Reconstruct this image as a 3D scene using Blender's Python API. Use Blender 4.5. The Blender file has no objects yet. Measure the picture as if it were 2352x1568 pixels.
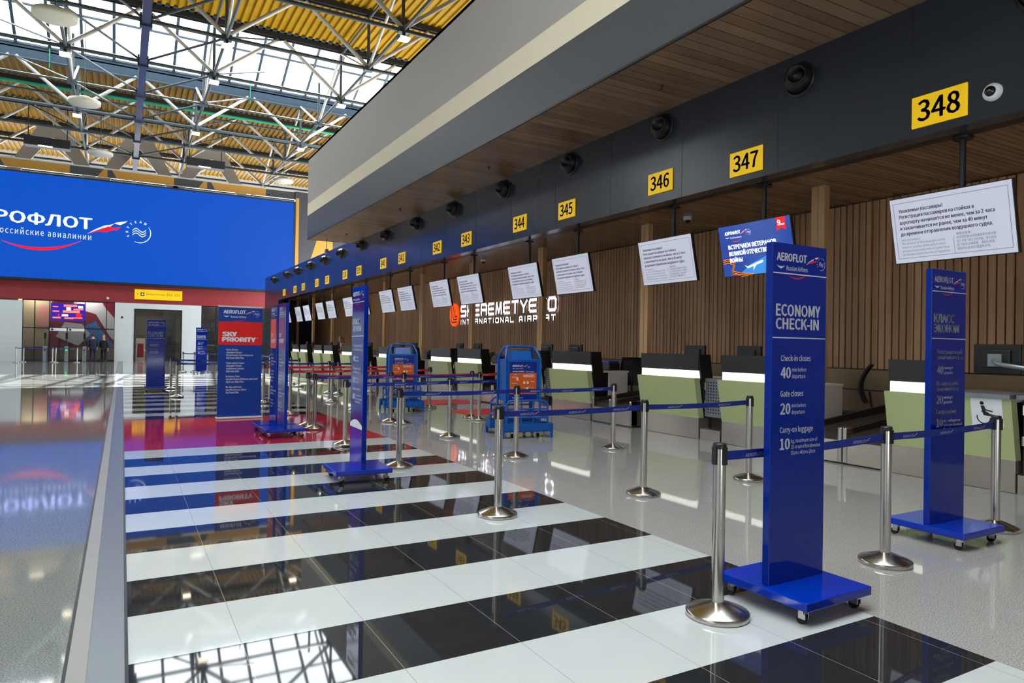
import bpy, bmesh, math, random
from mathutils import Vector, Matrix
random.seed(7)
SC = bpy.context.scene
COL = SC.collection
PI = math.pi

# ------------------------------------------------------------------ camera
F_PX, YAW, PITCH, ROLL, EYE = 1580.8, 0.51548, 0.00689, -0.01608, 1.45
def camera():
    cd = bpy.data.cameras.new('camera'); co = bpy.data.objects.new('camera', cd); COL.objects.link(co)
    cd.sensor_fit = 'HORIZONTAL'; cd.sensor_width = 36.0; cd.lens = F_PX / 2352 * 36.0
    cd.clip_start = 0.05; cd.clip_end = 400
    cy, sy, cp, sp = math.cos(YAW), math.sin(YAW), math.cos(PITCH), math.sin(PITCH)
    fwd = Vector((sy * cp, cy * cp, sp)); right = Vector((cy, -sy, 0)); down = -right.cross(fwd)
    r2 = math.cos(ROLL) * right + math.sin(ROLL) * down
    d2 = -math.sin(ROLL) * right + math.cos(ROLL) * down
    m = Matrix((r2, -d2, -fwd)).transposed().to_4x4(); m.translation = Vector((0, 0, EYE))
    co.matrix_world = m; SC.camera = co
camera()

# ------------------------------------------------------------------ light and exposure
SC.view_settings.view_transform = 'Standard'; SC.view_settings.look = 'None'
SC.view_settings.gamma = 1.0; SC.view_settings.use_curve_mapping = False
SC.view_settings.exposure = 0.0
SKY_STRENGTH, SUN_STRENGTH = 10.5, 42.0
w = bpy.data.worlds.new('sky'); SC.world = w; w.use_nodes = True
bg = w.node_tree.nodes['Background']; bg.inputs[0].default_value = (0.97, 0.985, 1.0, 1); bg.inputs[1].default_value = SKY_STRENGTH
sd = bpy.data.lights.new('sun', 'SUN'); sd.energy = SUN_STRENGTH; sd.angle = 0.009; sd.color = (1.0, 0.95, 0.86)
so = bpy.data.objects.new('sun', sd); COL.objects.link(so)
so.rotation_euler = Vector((-0.29, -0.762, -1.0)).to_track_quat('-Z', 'Y').to_euler()

# ------------------------------------------------------------------ materials
def lin(h):
    if isinstance(h, str):
        h = h.lstrip('#'); c = [int(h[i:i + 2], 16) / 255 for i in (0, 2, 4)]
    else:
        c = [v / 255 for v in h]
    return tuple(v / 12.92 if v <= 0.04045 else ((v + 0.055) / 1.055) ** 2.4 for v in c) + (1,)
MATS = {}
def mat(name, col, rough=0.5, metal=0.0, spec=0.5, coat=0.0, emit=None, estr=0.0, noise=0.06, nscale=12.0, bump=0.0):
    if name in MATS: return MATS[name]
    m = bpy.data.materials.new(name); m.use_nodes = True; nt = m.node_tree; b = nt.nodes['Principled BSDF']
    c = lin(col)
    b.inputs['Roughness'].default_value = rough; b.inputs['Metallic'].default_value = metal
    b.inputs['Specular IOR Level'].default_value = spec; b.inputs['Coat Weight'].default_value = coat
    b.inputs['Coat Roughness'].default_value = 0.03
    tc = nt.nodes.new('ShaderNodeTexCoord'); nz = nt.nodes.new('ShaderNodeTexNoise'); nz.inputs['Scale'].default_value = nscale
    nz.inputs['Detail'].default_value = 3
    nt.links.new(tc.outputs['Object'], nz.inputs['Vector'])
    mx = nt.nodes.new('ShaderNodeMix'); mx.data_type = 'RGBA'
    mx.inputs[6].default_value = tuple(v * (1 - noise) for v in c[:3]) + (1,)
    mx.inputs[7].default_value = tuple(min(1, v * (1 + noise)) for v in c[:3]) + (1,)
    nt.links.new(nz.outputs['Fac'], mx.inputs[0]); nt.links.new(mx.outputs[2], b.inputs['Base Color'])
    if emit:
        b.inputs['Emission Color'].default_value = lin(emit); b.inputs['Emission Strength'].default_value = estr
    if bump:
        bp = nt.nodes.new('ShaderNodeBump'); bp.inputs['Strength'].default_value = bump; bp.inputs['Distance'].default_value = 0.01
        nt.links.new(nz.outputs['Fac'], bp.inputs['Height']); nt.links.new(bp.outputs['Normal'], b.inputs['Normal'])
    MATS[name] = m
    return m
def math_node(nt, op, a, b=None):
    n = nt.nodes.new('ShaderNodeMath'); n.operation = op
    for i, v in enumerate((a, b)):
        if v is None: continue
        if isinstance(v, (int, float)): n.inputs[i].default_value = v
        else: nt.links.new(v, n.inputs[i])
    return n.outputs[0]
def mixc(nt, fac, a, b):
    mx = nt.nodes.new('ShaderNodeMix'); mx.data_type = 'RGBA'
    for i, v in ((0, fac), (6, a), (7, b)):
        if isinstance(v, (int, float)): mx.inputs[i].default_value = v
        elif isinstance(v, tuple): mx.inputs[i].default_value = v
        else: nt.links.new(v, mx.inputs[i])
    return mx.outputs[2]
def joint_mask(nt, coord, off, pitch, wid):
    t = math_node(nt, 'MODULO', math_node(nt, 'ADD', coord, 600.0 * pitch - off), pitch)
    return math_node(nt, 'LESS_THAN', t, wid)
def floor_mat(name, col, joint, rough, jx=None, jy=None, speck=None, sscale=180.0, spec=0.5, wid=0.004):
    m = bpy.data.materials.new(name); m.use_nodes = True; nt = m.node_tree; b = nt.nodes['Principled BSDF']
    tc = nt.nodes.new('ShaderNodeTexCoord'); sp = nt.nodes.new('ShaderNodeSeparateXYZ'); nt.links.new(tc.outputs['Object'], sp.inputs[0])
    c = lin(col)
    if speck:
        nz = nt.nodes.new('ShaderNodeTexNoise'); nz.inputs['Scale'].default_value = sscale; nz.inputs['Detail'].default_value = 4
        nz.inputs['Roughness'].default_value = 0.7
        nt.links.new(tc.outputs['Object'], nz.inputs['Vector'])
        rp = nt.nodes.new('ShaderNodeValToRGB'); nt.links.new(nz.outputs['Fac'], rp.inputs[0])
        rp.color_ramp.elements[0].position = 0.32; rp.color_ramp.elements[0].color = lin(speck)
        rp.color_ramp.elements[1].position = 0.66; rp.color_ramp.elements[1].color = c
        base = rp.outputs[0]
        n2 = nt.nodes.new('ShaderNodeTexNoise'); n2.inputs['Scale'].default_value = 2.2
        nt.links.new(tc.outputs['Object'], n2.inputs['Vector'])
        base = mixc(nt, math_node(nt, 'MULTIPLY', n2.outputs['Fac'], 0.22), base, tuple(v * 0.7 for v in c[:3]) + (1,))
    else:
        nz = nt.nodes.new('ShaderNodeTexNoise'); nz.inputs['Scale'].default_value = 3.0
        nt.links.new(tc.outputs['Object'], nz.inputs['Vector'])
        base = mixc(nt, nz.outputs['Fac'], tuple(v * 0.95 for v in c[:3]) + (1,), tuple(min(1, v * 1.05) for v in c[:3]) + (1,))
    mask = None
    for ax, j in ((0, jx), (1, jy)):
        if j:
            mk = joint_mask(nt, sp.outputs[ax], j[0], j[1], wid)
            mask = mk if mask is None else math_node(nt, 'MAXIMUM', mask, mk)
    if mask is not None: base = mixc(nt, mask, base, lin(joint))
    nt.links.new(base, b.inputs['Base Color'])
    b.inputs['Roughness'].default_value = rough; b.inputs['Specular IOR Level'].default_value = spec
    MATS[name] = m
    return m
def wood_mat(name, c1, c2, gap, axis, pitch, gapw, along, rough=0.45):
    """planks: divided along `axis` every pitch, grain running along `along`"""
    m = bpy.data.materials.new(name); m.use_nodes = True; nt = m.node_tree; b = nt.nodes['Principled BSDF']
    tc = nt.nodes.new('ShaderNodeTexCoord'); sp = nt.nodes.new('ShaderNodeSeparateXYZ'); nt.links.new(tc.outputs['Object'], sp.inputs[0])
    t = math_node(nt, 'DIVIDE', math_node(nt, 'ADD', sp.outputs[axis], 300.0 * pitch), pitch)
    idx = math_node(nt, 'FLOOR', t)
    wn = nt.nodes.new('ShaderNodeTexWhiteNoise'); wn.noise_dimensions = '1D'; nt.links.new(idx, wn.inputs['W'])
    mp = nt.nodes.new('ShaderNodeMapping'); nt.links.new(tc.outputs['Object'], mp.inputs['Vector'])
    s = [28.0, 28.0, 28.0]; s[along] = 1.6; mp.inputs['Scale'].default_value = s
    cb = nt.nodes.new('ShaderNodeCombineXYZ'); nt.links.new(math_node(nt, 'MULTIPLY', wn.outputs['Value'], 40.0), cb.inputs[0])
    nt.links.new(math_node(nt, 'MULTIPLY', wn.outputs['Value'], 77.0), cb.inputs[along]); nt.links.new(cb.outputs[0], mp.inputs['Location'])
    nz = nt.nodes.new('ShaderNodeTexNoise'); nz.inputs['Scale'].default_value = 1.0; nz.inputs['Detail'].default_value = 5
    nt.links.new(mp.outputs[0], nz.inputs['Vector'])
    f = math_node(nt, 'ADD', math_node(nt, 'MULTIPLY', wn.outputs['Value'], 0.55), math_node(nt, 'MULTIPLY', nz.outputs['Fac'], 0.6))
    f = math_node(nt, 'SUBTRACT', f, 0.1)
    base = mixc(nt, f, lin(c1), lin(c2))
    if gapw:
        fr = math_node(nt, 'FRACT', t)
        base = mixc(nt, math_node(nt, 'LESS_THAN', fr, gapw / pitch), base, lin(gap))
    nt.links.new(base, b.inputs['Base Color']); b.inputs['Roughness'].default_value = rough
    MATS[name] = m
    return m
def glass_mat(name, tint=(235, 242, 245), refl=1.0):
    m = bpy.data.materials.new(name); m.use_nodes = True; nt = m.node_tree; nt.nodes.clear()
    o = nt.nodes.new('ShaderNodeOutputMaterial'); tr = nt.nodes.new('ShaderNodeBsdfTransparent'); tr.inputs[0].default_value = lin(tint)
    gl = nt.nodes.new('ShaderNodeBsdfGlossy'); gl.inputs['Roughness'].default_value = 0.01
    fr = nt.nodes.new('ShaderNodeFresnel'); fr.inputs[0].default_value = 1.45
    mx = nt.nodes.new('ShaderNodeMixShader')
    nt.links.new(math_node(nt, 'MULTIPLY', fr.outputs[0], refl), mx.inputs[0]); nt.links.new(tr.outputs[0], mx.inputs[1]); nt.links.new(gl.outputs[0], mx.inputs[2])
    nt.links.new(mx.outputs[0], o.inputs[0]); MATS[name] = m
    return m
STEEL = mat('brushed_steel', (190, 186, 180), 0.22, 1.0, noise=0.05, nscale=30)
POLISHED = mat('polished_steel', (205, 200, 192), 0.09, 1.0, noise=0.03)
KICK = mat('steel_kick_plate', (200, 192, 182), 0.2, 0.85, noise=0.08, nscale=3)
BLACKP = mat('black_plastic', (22, 22, 24), 0.4)
RUBBER = mat('black_rubber', (16, 16, 16), 0.7)
BLUE = mat('blue_acrylic', (0, 36, 138), 0.08, spec=0.35, noise=0.03)
BLUEPLATE = mat('blue_lacquer', (0, 46, 168), 0.12, spec=0.5, noise=0.03)
NAVY = mat('banner_blue', (0, 56, 146), 0.35, noise=0.03)
BELT = mat('blue_belt_webbing', (0, 40, 140), 0.6, noise=0.08, nscale=200)
REDBELT = mat('red_belt_webbing', (196, 12, 28), 0.6, noise=0.08, nscale=200)
WHITE = mat('white_print', (232, 236, 242), 0.45, noise=0.01)
SILVERP = mat('silver_print', (214, 220, 236), 0.4, noise=0.01)
DARKP = mat('dark_print', (52, 54, 66), 0.5, noise=0.01)
GREYP = mat('grey_print', (122, 124, 140), 0.5, noise=0.01)
REDP = mat('red_print', (214, 22, 18), 0.4, noise=0.02)
ORANGEP = mat('orange_print', (216, 92, 14), 0.45, noise=0.02)
MAGENTAP = mat('magenta_print', (128, 16, 110), 0.3, noise=0.02)
YELLOWP = mat('yellow_sign', (220, 176, 4), 0.4, emit=(250, 204, 8), estr=0.42, noise=0.02)
INK = mat('sign_ink', (34, 34, 38), 0.5, noise=0.02)
SIZER = mat('blue_powder_coat', (0, 84, 170), 0.32, noise=0.04)
GREEN = mat('sage_green_laminate', (176, 187, 134), 0.4, noise=0.03, nscale=4)
BLACKL = mat('black_laminate', (40, 40, 43), 0.38, noise=0.05)
BLACKS = mat('black_side_laminate', (17, 14, 15), 0.4, noise=0.05)
STRIP = mat('light_strip', (240, 242, 236), 0.5, emit=(255, 252, 238), estr=1.05, noise=0.0)
WHITEL = mat('white_laminate', (205, 196, 188), 0.4, noise=0.02)
TAN = mat('tan_metal', (140, 118, 92), 0.35, 0.3, noise=0.04)
BELTR = mat('conveyor_rubber', (52, 42, 36), 0.55, noise=0.15, nscale=60)
PERF = mat('grey_metal', (148, 156, 162), 0.35, 0.7, noise=0.04)
HOLE = mat('dark_hole', (30, 30, 34), 0.8)
SCREENW = mat('lit_notice_screen', (150, 156, 160), 0.08, emit=(205, 208, 230), estr=0.62, noise=0.02, nscale=2)
POSTER = mat('lit_blue_poster', (30, 60, 130), 0.1, emit=(44, 76, 165), estr=0.75, noise=0.4, nscale=3)
POSTERL = mat('lit_poster_sky', (40, 120, 200), 0.1, emit=(50, 140, 220), estr=0.8, noise=0.3, nscale=5)
WHITEE = mat('lit_white_print', (230, 232, 240), 0.3, emit=(236, 238, 250), estr=0.85, noise=0.0)
REDE = mat('lit_red_print', (224, 20, 24), 0.3, emit=(228, 22, 26), estr=0.9, noise=0.0)
ORE = mat('lit_orange_print', (230, 120, 20), 0.3, emit=(232, 124, 20), estr=0.8, noise=0.0)
BLKE = mat('black_stripe_print', (20, 14, 10), 0.3)
LED = mat('lit_led_screen', (2, 6, 20), 0.6, spec=0.15, emit=(0, 84, 206), estr=0.95, noise=0.02, nscale=0.4)
LEDW = mat('lit_led_white', (180, 190, 230), 0.3, emit=(206, 214, 246), estr=0.9, noise=0.0)
LEDR = mat('lit_led_red', (230, 10, 30), 0.3, emit=(240, 10, 30), estr=0.95, noise=0.0)
ADV = mat('lit_ad_screen', (40, 20, 130), 0.2, emit=(52, 24, 150), estr=0.9, noise=0.2, nscale=2)
ADO = mat('lit_ad_salmon', (250, 120, 80), 0.2, emit=(252, 128, 88), estr=0.9, noise=0.0)
LOGOW = mat('lit_sign_letter', (240, 240, 250), 0.3, emit=(246, 246, 255), estr=1.0, noise=0.0)
LOGOO = mat('lit_sign_emblem', (255, 90, 10), 0.3, emit=(255, 86, 8), estr=1.0, noise=0.0)
ROOML = mat('room_lamp_glow', (255, 245, 230), 0.4, emit=(255, 240, 222), estr=45.0, noise=0.0)
LAMP = mat('lamp_glow', (255, 245, 225), 0.4, emit=(255, 236, 205), estr=9.0, noise=0.0)
TRUSS = mat('truss_paint', (184, 182, 174), 0.42, noise=0.05)
CHORD = mat('chord_paint', (70, 80, 84), 0.5, spec=0.25, noise=0.06)
DARKST = mat('dark_steel', (38, 40, 44), 0.5, noise=0.1)
BEAMB = mat('blue_grey_beam_paint', (54, 60, 80), 0.35, noise=0.05)
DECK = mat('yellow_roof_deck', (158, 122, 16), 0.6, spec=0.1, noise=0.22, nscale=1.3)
SHADEDECK = mat('shaded_yellow_roof_deck', (110, 82, 18), 0.6, spec=0.1, noise=0.3, nscale=0.6)  # the yellow deck again, with the far bay's shade put into its colour
UPST = mat('skylight_upstand_paint', (62, 76, 90), 0.6, spec=0.15, noise=0.06)
MULL = mat('mullion_paint', (58, 72, 82), 0.45)
PIPE = mat('green_pipe_paint', (30, 148, 104), 0.4)
DISC = mat('disc_paint', (196, 192, 176), 0.6)
WALLG = mat('warm_grey_plaster', (164, 159, 153), 0.6, noise=0.03, nscale=1.0)
CREAM = mat('cream_plaster', (228, 218, 190), 0.6, noise=0.02)
BAND = mat('slate_panel', (70, 74, 78), 0.5, noise=0.03)
FASC = mat('glossy_slate_fascia', (42, 48, 58), 0.2, noise=0.04)
FARW = mat('white_wall_panel', (206, 212, 214), 0.4, noise=0.02)
MAROON = mat('maroon_panel', (136, 38, 44), 0.5, noise=0.03)
GOLD = mat('gold_panel', (176, 128, 44), 0.4, noise=0.05)
CHAR = mat('charcoal_panel', (62, 62, 66), 0.3, noise=0.06)
FRAMEB = mat('black_frame', (26, 28, 32), 0.4)
HALLW = mat('hall_wall_paint', (190, 192, 192), 0.6)
SHOPW = mat('brown_room_wall', (150, 134, 114), 0.4, noise=0.1)
LENS = mat('black_lens', (12, 12, 14), 0.06, spec=0.8)
SKIN = mat('skin', (206, 156, 128), 0.5); HAIRB = mat('blond_hair', (176, 126, 70), 0.5, noise=0.2, nscale=60)
HAIRD = mat('dark_hair', (52, 36, 26), 0.5, noise=0.2, nscale=60); SUIT = mat('navy_cloth', (22, 30, 56), 0.8)
CLOTHB = mat('black_cloth', (26, 24, 26), 0.85); SHIRT = mat('white_cloth', (214, 208, 204), 0.8)
MESHF = mat('chair_mesh_fabric', (34, 34, 36), 0.8, noise=0.2, nscale=200)
GLASS = glass_mat('window_glass'); SKYGLASS = glass_mat('skylight_glass', (240, 247, 250), 0.8); SHOPGL = glass_mat('partition_glass', (205, 212, 214), 1.0)
GRAN = floor_mat('grey_granite', (190, 187, 182), (128, 128, 126), 0.035, jx=(4.22, 0.6), jy=(0.2, 1.2), speck=(82, 80, 78), sscale=140, wid=0.003)
GRANL = floor_mat('grey_granite_flamed', (142, 147, 144), (112, 114, 112), 0.05, jx=(-0.8, 0.6), jy=(0.2, 1.2), speck=(66, 68, 68), sscale=120, wid=0.003)
TILEW = floor_mat('white_polished_tile', (184, 188, 186), (150, 152, 148), 0.05, jx=(0.525, 0.6), wid=0.004)
TILEB = floor_mat('black_polished_tile', (36, 37, 39), (120, 116, 108), 0.03, jx=(0.525, 0.6), wid=0.004, spec=0.42)
TILER = floor_mat('red_polished_tile', (168, 26, 50), (140, 40, 54), 0.06, jx=(0.525, 0.6), jy=(10.25, 0.6), wid=0.003)
SOFF = wood_mat('soffit_planks', (104, 80, 62), (160, 130, 104), (40, 30, 24), 1, 0.2, 0.012, 0, 0.3)
SLAT = wood_mat('wood_slats', (152, 112, 80), (206, 162, 120), (20, 14, 10), 1, 0.122, 0, 2, 0.45)
CSLAT = wood_mat('ceiling_slats', (118, 86, 62), (166, 126, 92), (20, 14, 10), 1, 0.1, 0, 0, 0.2)
PILW = wood_mat('pillar_wood', (196, 154, 106), (222, 180, 130), (20, 14, 10), 1, 0.5, 0, 2, 0.45)

# ------------------------------------------------------------------ mesh builder
TXT = {}
FONT = None
try:
    import os
    FONT = bpy.data.fonts.load(os.path.join(bpy.utils.system_resource('DATAFILES', path='fonts'), 'Noto Sans CJK Regular.woff2'))
except Exception:
    FONT = None
def text_data(s, bold, align, spacing):
    key = (s, bold, align, spacing)
    if key not in TXT:
        cu = bpy.data.curves.new('t', 'FONT'); cu.body = s; cu.size = 1.0; cu.resolution_u = 2
        cu.offset = 0.0; cu.align_x = align; cu.space_character = spacing; cu.fill_mode = 'FRONT'
        if FONT: cu.font = FONT
        ob = bpy.data.objects.new('t', cu); COL.objects.link(ob)
        dg = bpy.context.evaluated_depsgraph_get(); me = bpy.data.meshes.new_from_object(ob.evaluated_get(dg))
        vs = [(v.co.x, v.co.y) for v in me.vertices]; fs = [tuple(p.vertices) for p in me.polygons]
        bpy.data.objects.remove(ob); bpy.data.curves.remove(cu); bpy.data.meshes.remove(me)
        if bold and vs:                     # heavier strokes: the outline laid down again a little to each side
            n = len(vs); b0 = list(vs); f0 = list(fs)
            for dx, dy in ((bold * 2, 0), (bold, bold * 0.6), (bold, -bold * 0.6)):
                k = len(vs); vs += [(x + dx, y + dy) for x, y in b0]; fs += [tuple(k + i for i in f) for f in f0]
        xs = [v[0] for v in vs] or [0]
        TXT[key] = (vs, fs, min(xs), max(xs))
    return TXT[key]
def cap(): return max(v[1] for v in text_data('H', 0.0, 'LEFT', 1.0)[0])
class MB:
    def __init__(s): s.v = []; s.f = []; s.m = []; s.mats = []; s.smooth = []
    def mi(s, m):
        if m not in s.mats: s.mats.append(m)
        return s.mats.index(m)
    def add(s, vs, fs, m, smooth=False, M=None):
        o = len(s.v); k = s.mi(m)
        s.v += [tuple(M @ Vector(v)) if M else tuple(v) for v in vs]
        for f in fs: s.f.append(tuple(o + i for i in f)); s.m.append(k); s.smooth.append(smooth)
        return s
    def box(s, a, b, m, M=None):
        (x0, y0, z0), (x1, y1, z1) = a, b
        vs = [(x0, y0, z0), (x1, y0, z0), (x1, y1, z0), (x0, y1, z0), (x0, y0, z1), (x1, y0, z1), (x1, y1, z1), (x0, y1, z1)]
        return s.add(vs, [(0, 3, 2, 1), (4, 5, 6, 7), (0, 1, 5, 4), (1, 2, 6, 5), (2, 3, 7, 6), (3, 0, 4, 7)], m, M=M)
    def bbox(s, a, b, m, r=0.01, M=None):
        """box with chamfered edges"""
        bm = bmesh.new(); bmesh.ops.create_cube(bm, size=1)
        c = [(a[i] + b[i]) / 2 for i in range(3)]; d = [abs(b[i] - a[i]) for i in range(3)]
        for v in bm.verts: v.co = Vector([c[i] + v.co[i] * d[i] for i in range(3)])
        bmesh.ops.bevel(bm, geom=list(bm.edges), offset=min(r, min(d) * 0.45), segments=2, affect='EDGES', profile=0.5)
        bm.verts.index_update()
        s.add([v.co[:] for v in bm.verts], [tuple(v.index for v in f.verts) for f in bm.faces], m, M=M); bm.free()
        return s
    def quad(s, p, m): return s.add(p, [tuple(range(len(p)))], m)
    def poly(s, pts, o, ux, uy, m, d=0.0):
        """flat polygon of 2-D points laid at o on axes ux, uy; with thickness d along ux x uy"""
        o, ux, uy = Vector(o), Vector(ux), Vector(uy)
        vs = [o + ux * p[0] + uy * p[1] for p in pts]
        if not d: return s.add(vs, [tuple(range(len(vs)))], m)
        n = ux.cross(uy).normalized() * d; k = len(vs)
        return s.add(vs + [v + n for v in vs], [tuple(range(k))[::-1], tuple(range(k, 2 * k))] + [(i, (i + 1) % k, k + (i + 1) % k, k + i) for i in range(k)], m)
    def bar(s, p, q, r, m, n=6, r2=None, smooth=True):
        p, q = Vector(p), Vector(q); d = (q - p).normalized(); r2 = r if r2 is None else r2
        u = d.cross(Vector((0, 0, 1)) if abs(d.z) < 0.95 else Vector((1, 0, 0))).normalized(); v = d.cross(u)
        vs = []
        for c, rr in ((p, r), (q, r2)):
            for i in range(n):
                a = 2 * PI * (i + 0.5) / n; vs.append(c + (u * math.cos(a) + v * math.sin(a)) * rr)
        s.add(vs, [(i, (i + 1) % n, n + (i + 1) % n, n + i) for i in range(n)], m, smooth)
        return s.add(vs, [tuple(range(n))[::-1], tuple(range(n, 2 * n))], m)
    def tube(s, pts, r, m, n=8):
        pts = [Vector(p) for p in pts]; vs = []; up = None
        for i, p in enumerate(pts):
            d = ((pts[i + 1] - p) if i == 0 else (p - pts[i - 1]) if i == len(pts) - 1 else (pts[i + 1] - pts[i - 1])).normalized()
            u = (d.cross(Vector((0, 0, 1)) if abs(d.z) < 0.95 else Vector((1, 0, 0))) if up is None else up - d * up.dot(d)).normalized()
            up = u; v = d.cross(u)
            vs += [p + (u * math.cos(2 * PI * k / n) + v * math.sin(2 * PI * k / n)) * r for k in range(n)]
        fs = []
        for i in range(len(pts) - 1):
            for k in range(n): fs.append((i * n + k, i * n + (k + 1) % n, (i + 1) * n + (k + 1) % n, (i + 1) * n + k))
        L = (len(pts) - 1) * n
        s.add(vs, fs, m, True)
        return s.add(vs, [tuple(range(n))[::-1], tuple(range(L, L + n))], m)
    def lathe(s, prof, m, c=(0, 0, 0), n=28, M=None, smooth=True):
        vs = []; fs = []
        for r, z in prof:
            vs += [(c[0] + r * math.cos(2 * PI * k / n), c[1] + r * math.sin(2 * PI * k / n), c[2] + z) for k in range(n)]
        for i in range(len(prof) - 1):
            for k in range(n): fs.append((i * n + k, i * n + (k + 1) % n, (i + 1) * n + (k + 1) % n, (i + 1) * n + k))
        s.add(vs, fs, m, smooth, M)
        L = (len(prof) - 1) * n
        return s.add(vs, [tuple(range(n))[::-1], tuple(range(L, L + n))], m, False, M)
    def text(s, t, o, ux, uy, h, m, width=None, bold=0.012, align='LEFT', spacing=1.0):
        """lettering with cap height h (and, when given, that width) starting at o"""
        vs, fs, x0, x1 = text_data(t, bold, align, spacing)
        k = h / cap(); kx = width / (x1 - x0) if width and x1 > x0 else k
        o, ux, uy = Vector(o), Vector(ux), Vector(uy); sh = x0 if align == 'LEFT' else 0
        return s.add([o + ux * ((x - sh) * kx) + uy * (y * k) for x, y in vs], fs, m)
    def build(s, name, parent=None, loc=None, rot=None):
        me = bpy.data.meshes.new(name); me.from_pydata([tuple(v) for v in s.v], [], s.f)
        for m in s.mats: me.materials.append(m)
        me.polygons.foreach_set('material_index', s.m); me.polygons.foreach_set('use_smooth', s.smooth); me.update()
        o = bpy.data.objects.new(name, me); COL.objects.link(o)
        if parent: o.parent = parent
        if loc: o.location = loc
        if rot: o.rotation_euler = rot
        return o
def tag(o, label=None, cat=None, group=None, kind=None):
    if label: o['label'] = label
    if cat: o['category'] = cat
    if group: o['group'] = group
    if kind: o['kind'] = kind
    return o
def thing(name, label, cat, loc=(0, 0, 0), rz=0.0, group=None):
    o = bpy.data.objects.new(name, None); COL.objects.link(o); o.empty_display_size = 0.2
    o.location = loc; o.rotation_euler = (0, 0, rz)
    return tag(o, label, cat, group)
def dup(root, loc, rz, label, group=None):
    r = root.copy(); COL.objects.link(r); r.location = loc; r.rotation_euler = (0, 0, rz); r['label'] = label
    if group: r['group'] = group
    for ch in list(root.children):
        c = ch.copy(); COL.objects.link(c); c.parent = r
        for g in ch.children:
            d = g.copy(); COL.objects.link(d); d.parent = c
    return r
def struct(name, mb, parent=None):
    o = mb.build(name, parent)
    if not parent: o['kind'] = 'structure'
    return o
def boxst(name, a, b, m): return struct(name, MB().box(a, b, m))

# ------------------------------------------------------------------ setting: floor
XL, XR = 0.05, 3.62                        # the striped walkway
st = MB(); y0, pit = 1.70, 0.606
bounds = [y0 + pit * k for k in range(-9, 15)]; bounds[-1] = 10.27
for k in range(len(bounds) - 1):
    st.box((XL, bounds[k], -0.05), (XR, bounds[k + 1], 0), TILEW if (k - 9) % 2 == 1 else TILEB)
st.box((XL, 10.27, -0.05), (XR, 14.25, 0), TILER)
y, k = 14.25, 0
while y < 44.5:
    st.box((XL, y, -0.05), (XR, y + pit, 0), TILEB if k % 2 == 0 else TILEW); y += pit; k += 1
struct('floor_striped_walkway', st)
boxst('floor_granite', (XR, -12, -0.05), (16, 54, 0), GRAN)
boxst('floor_granite_walkway_end', (XL, y, -0.05), (XR, 54, 0), GRAN)
boxst('floor_granite_hall', (-22, -12, -0.05), (-0.2, 54, 0), GRANL)
ks = MB(); ks.box((-0.2, -12, -0.05), (-0.185, 54, 0.004), DARKST); ks.box((-0.185, -12, -0.05), (-0.11, 54, 0.006), mat('pale_aluminium', (146, 144, 138), 0.35, 0.5))
ks.box((-0.11, -12, -0.05), (0.035, 54, 0.002), mat('grey_joint_cover', (104, 110, 116), 0.28, 0.4)); ks.box((0.035, -12, -0.05), (XL, 54, 0.004), DARKST)
struct('trim_1', ks)

# ------------------------------------------------------------------ setting: hall shell
boxst('wall_left', (-22.3, -12, 0), (-22, 74, 23.5), HALLW)
boxst('wall_back', (-22, -12.3, 0), (22, -12, 23.5), CHAR)
boxst('wall_right', (20, -12, 8.8), (20.3, 74, 23.5), HALLW)
ZD = 17.75
BAYS = [(-2.4, 7.6), (37.6, 47.6)]
def deck(name, ya, yb, dm=None):
    dm = dm or DECK
    m = MB(); vs = []; fs = []; x = -22.0; prof = []
    while x < 20: prof += [(x, 0.0), (x + 0.13, 0.0), (x + 0.18, 0.1), (x + 0.31, 0.1)]; x += 0.36
    for yy in (ya, yb): vs += [(px, yy, ZD + pz) for px, pz in prof]
    n = len(prof); fs = [(i, i + 1, n + i + 1, n + i) for i in range(n - 1)]
    m.add(vs, fs, dm); m.box((-22, ya, ZD + 0.12), (20, yb, ZD + 0.2), DARKST)
    return struct(name, m)
ys = [-12.3] + [v for b in BAYS for v in b] + [74]
for i in range(0, len(ys), 2): deck('ceiling_deck_%d' % (i // 2 + 1), ys[i], ys[i + 1], SHADEDECK if ys[i] > 40 else DECK)
for i, (ya, yb) in enumerate(BAYS):
    zt = 22.9; zl = 18.2
    boxst('wall_skylight_back_%d' % (i + 1), (-22, ya - 0.2, ZD), (20, ya, zt + 0.3), UPST)
    up = MB(); up.box((-22, yb, 17.36), (20, yb + 0.2, zl), UPST)
    up.box((-22, yb - 0.04, 17.3), (20, yb + 0.2, 17.36), DARKST); up.box((-22, yb - 0.05, zl - 0.06), (20, yb, zl + 0.02), MULL)
    struct('wall_skylight_front_%d' % (i + 1), up)
    wn = struct('window_%d' % (i + 1), MB().quad([(-22, yb, zl), (20, yb, zl), (20, ya, zt), (-22, ya, zt)], SKYGLASS))
    fm = MB(); xx = -5.5 - 1.6 * 10
    while xx < 20:
        fm.bar((xx, yb, zl - 0.05), (xx, ya, zt - 0.05), 0.11, MULL, 4, smooth=False); xx += 1.6
    for t in (0.0, 0.26, 0.6, 1.0):
        yy = yb + (ya - yb) * t; zz = zl + (zt - zl) * t - 0.05; fm.bar((-22, yy, zz), (20, yy, zz), 0.075, MULL, 4, smooth=False)
    fo = fm.build('window_frame', wn)
for k, sx in enumerate((-22, 20)):      # gable ends of the saw-tooth lights
    for i, (ya, yb) in enumerate(BAYS):
        struct('wall_gable_%d_%d' % (k + 1, i + 1), MB().quad([(sx, yb, ZD), (sx, yb, 18.2), (sx, ya, 22.9), (sx, ya, ZD)], UPST))

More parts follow.
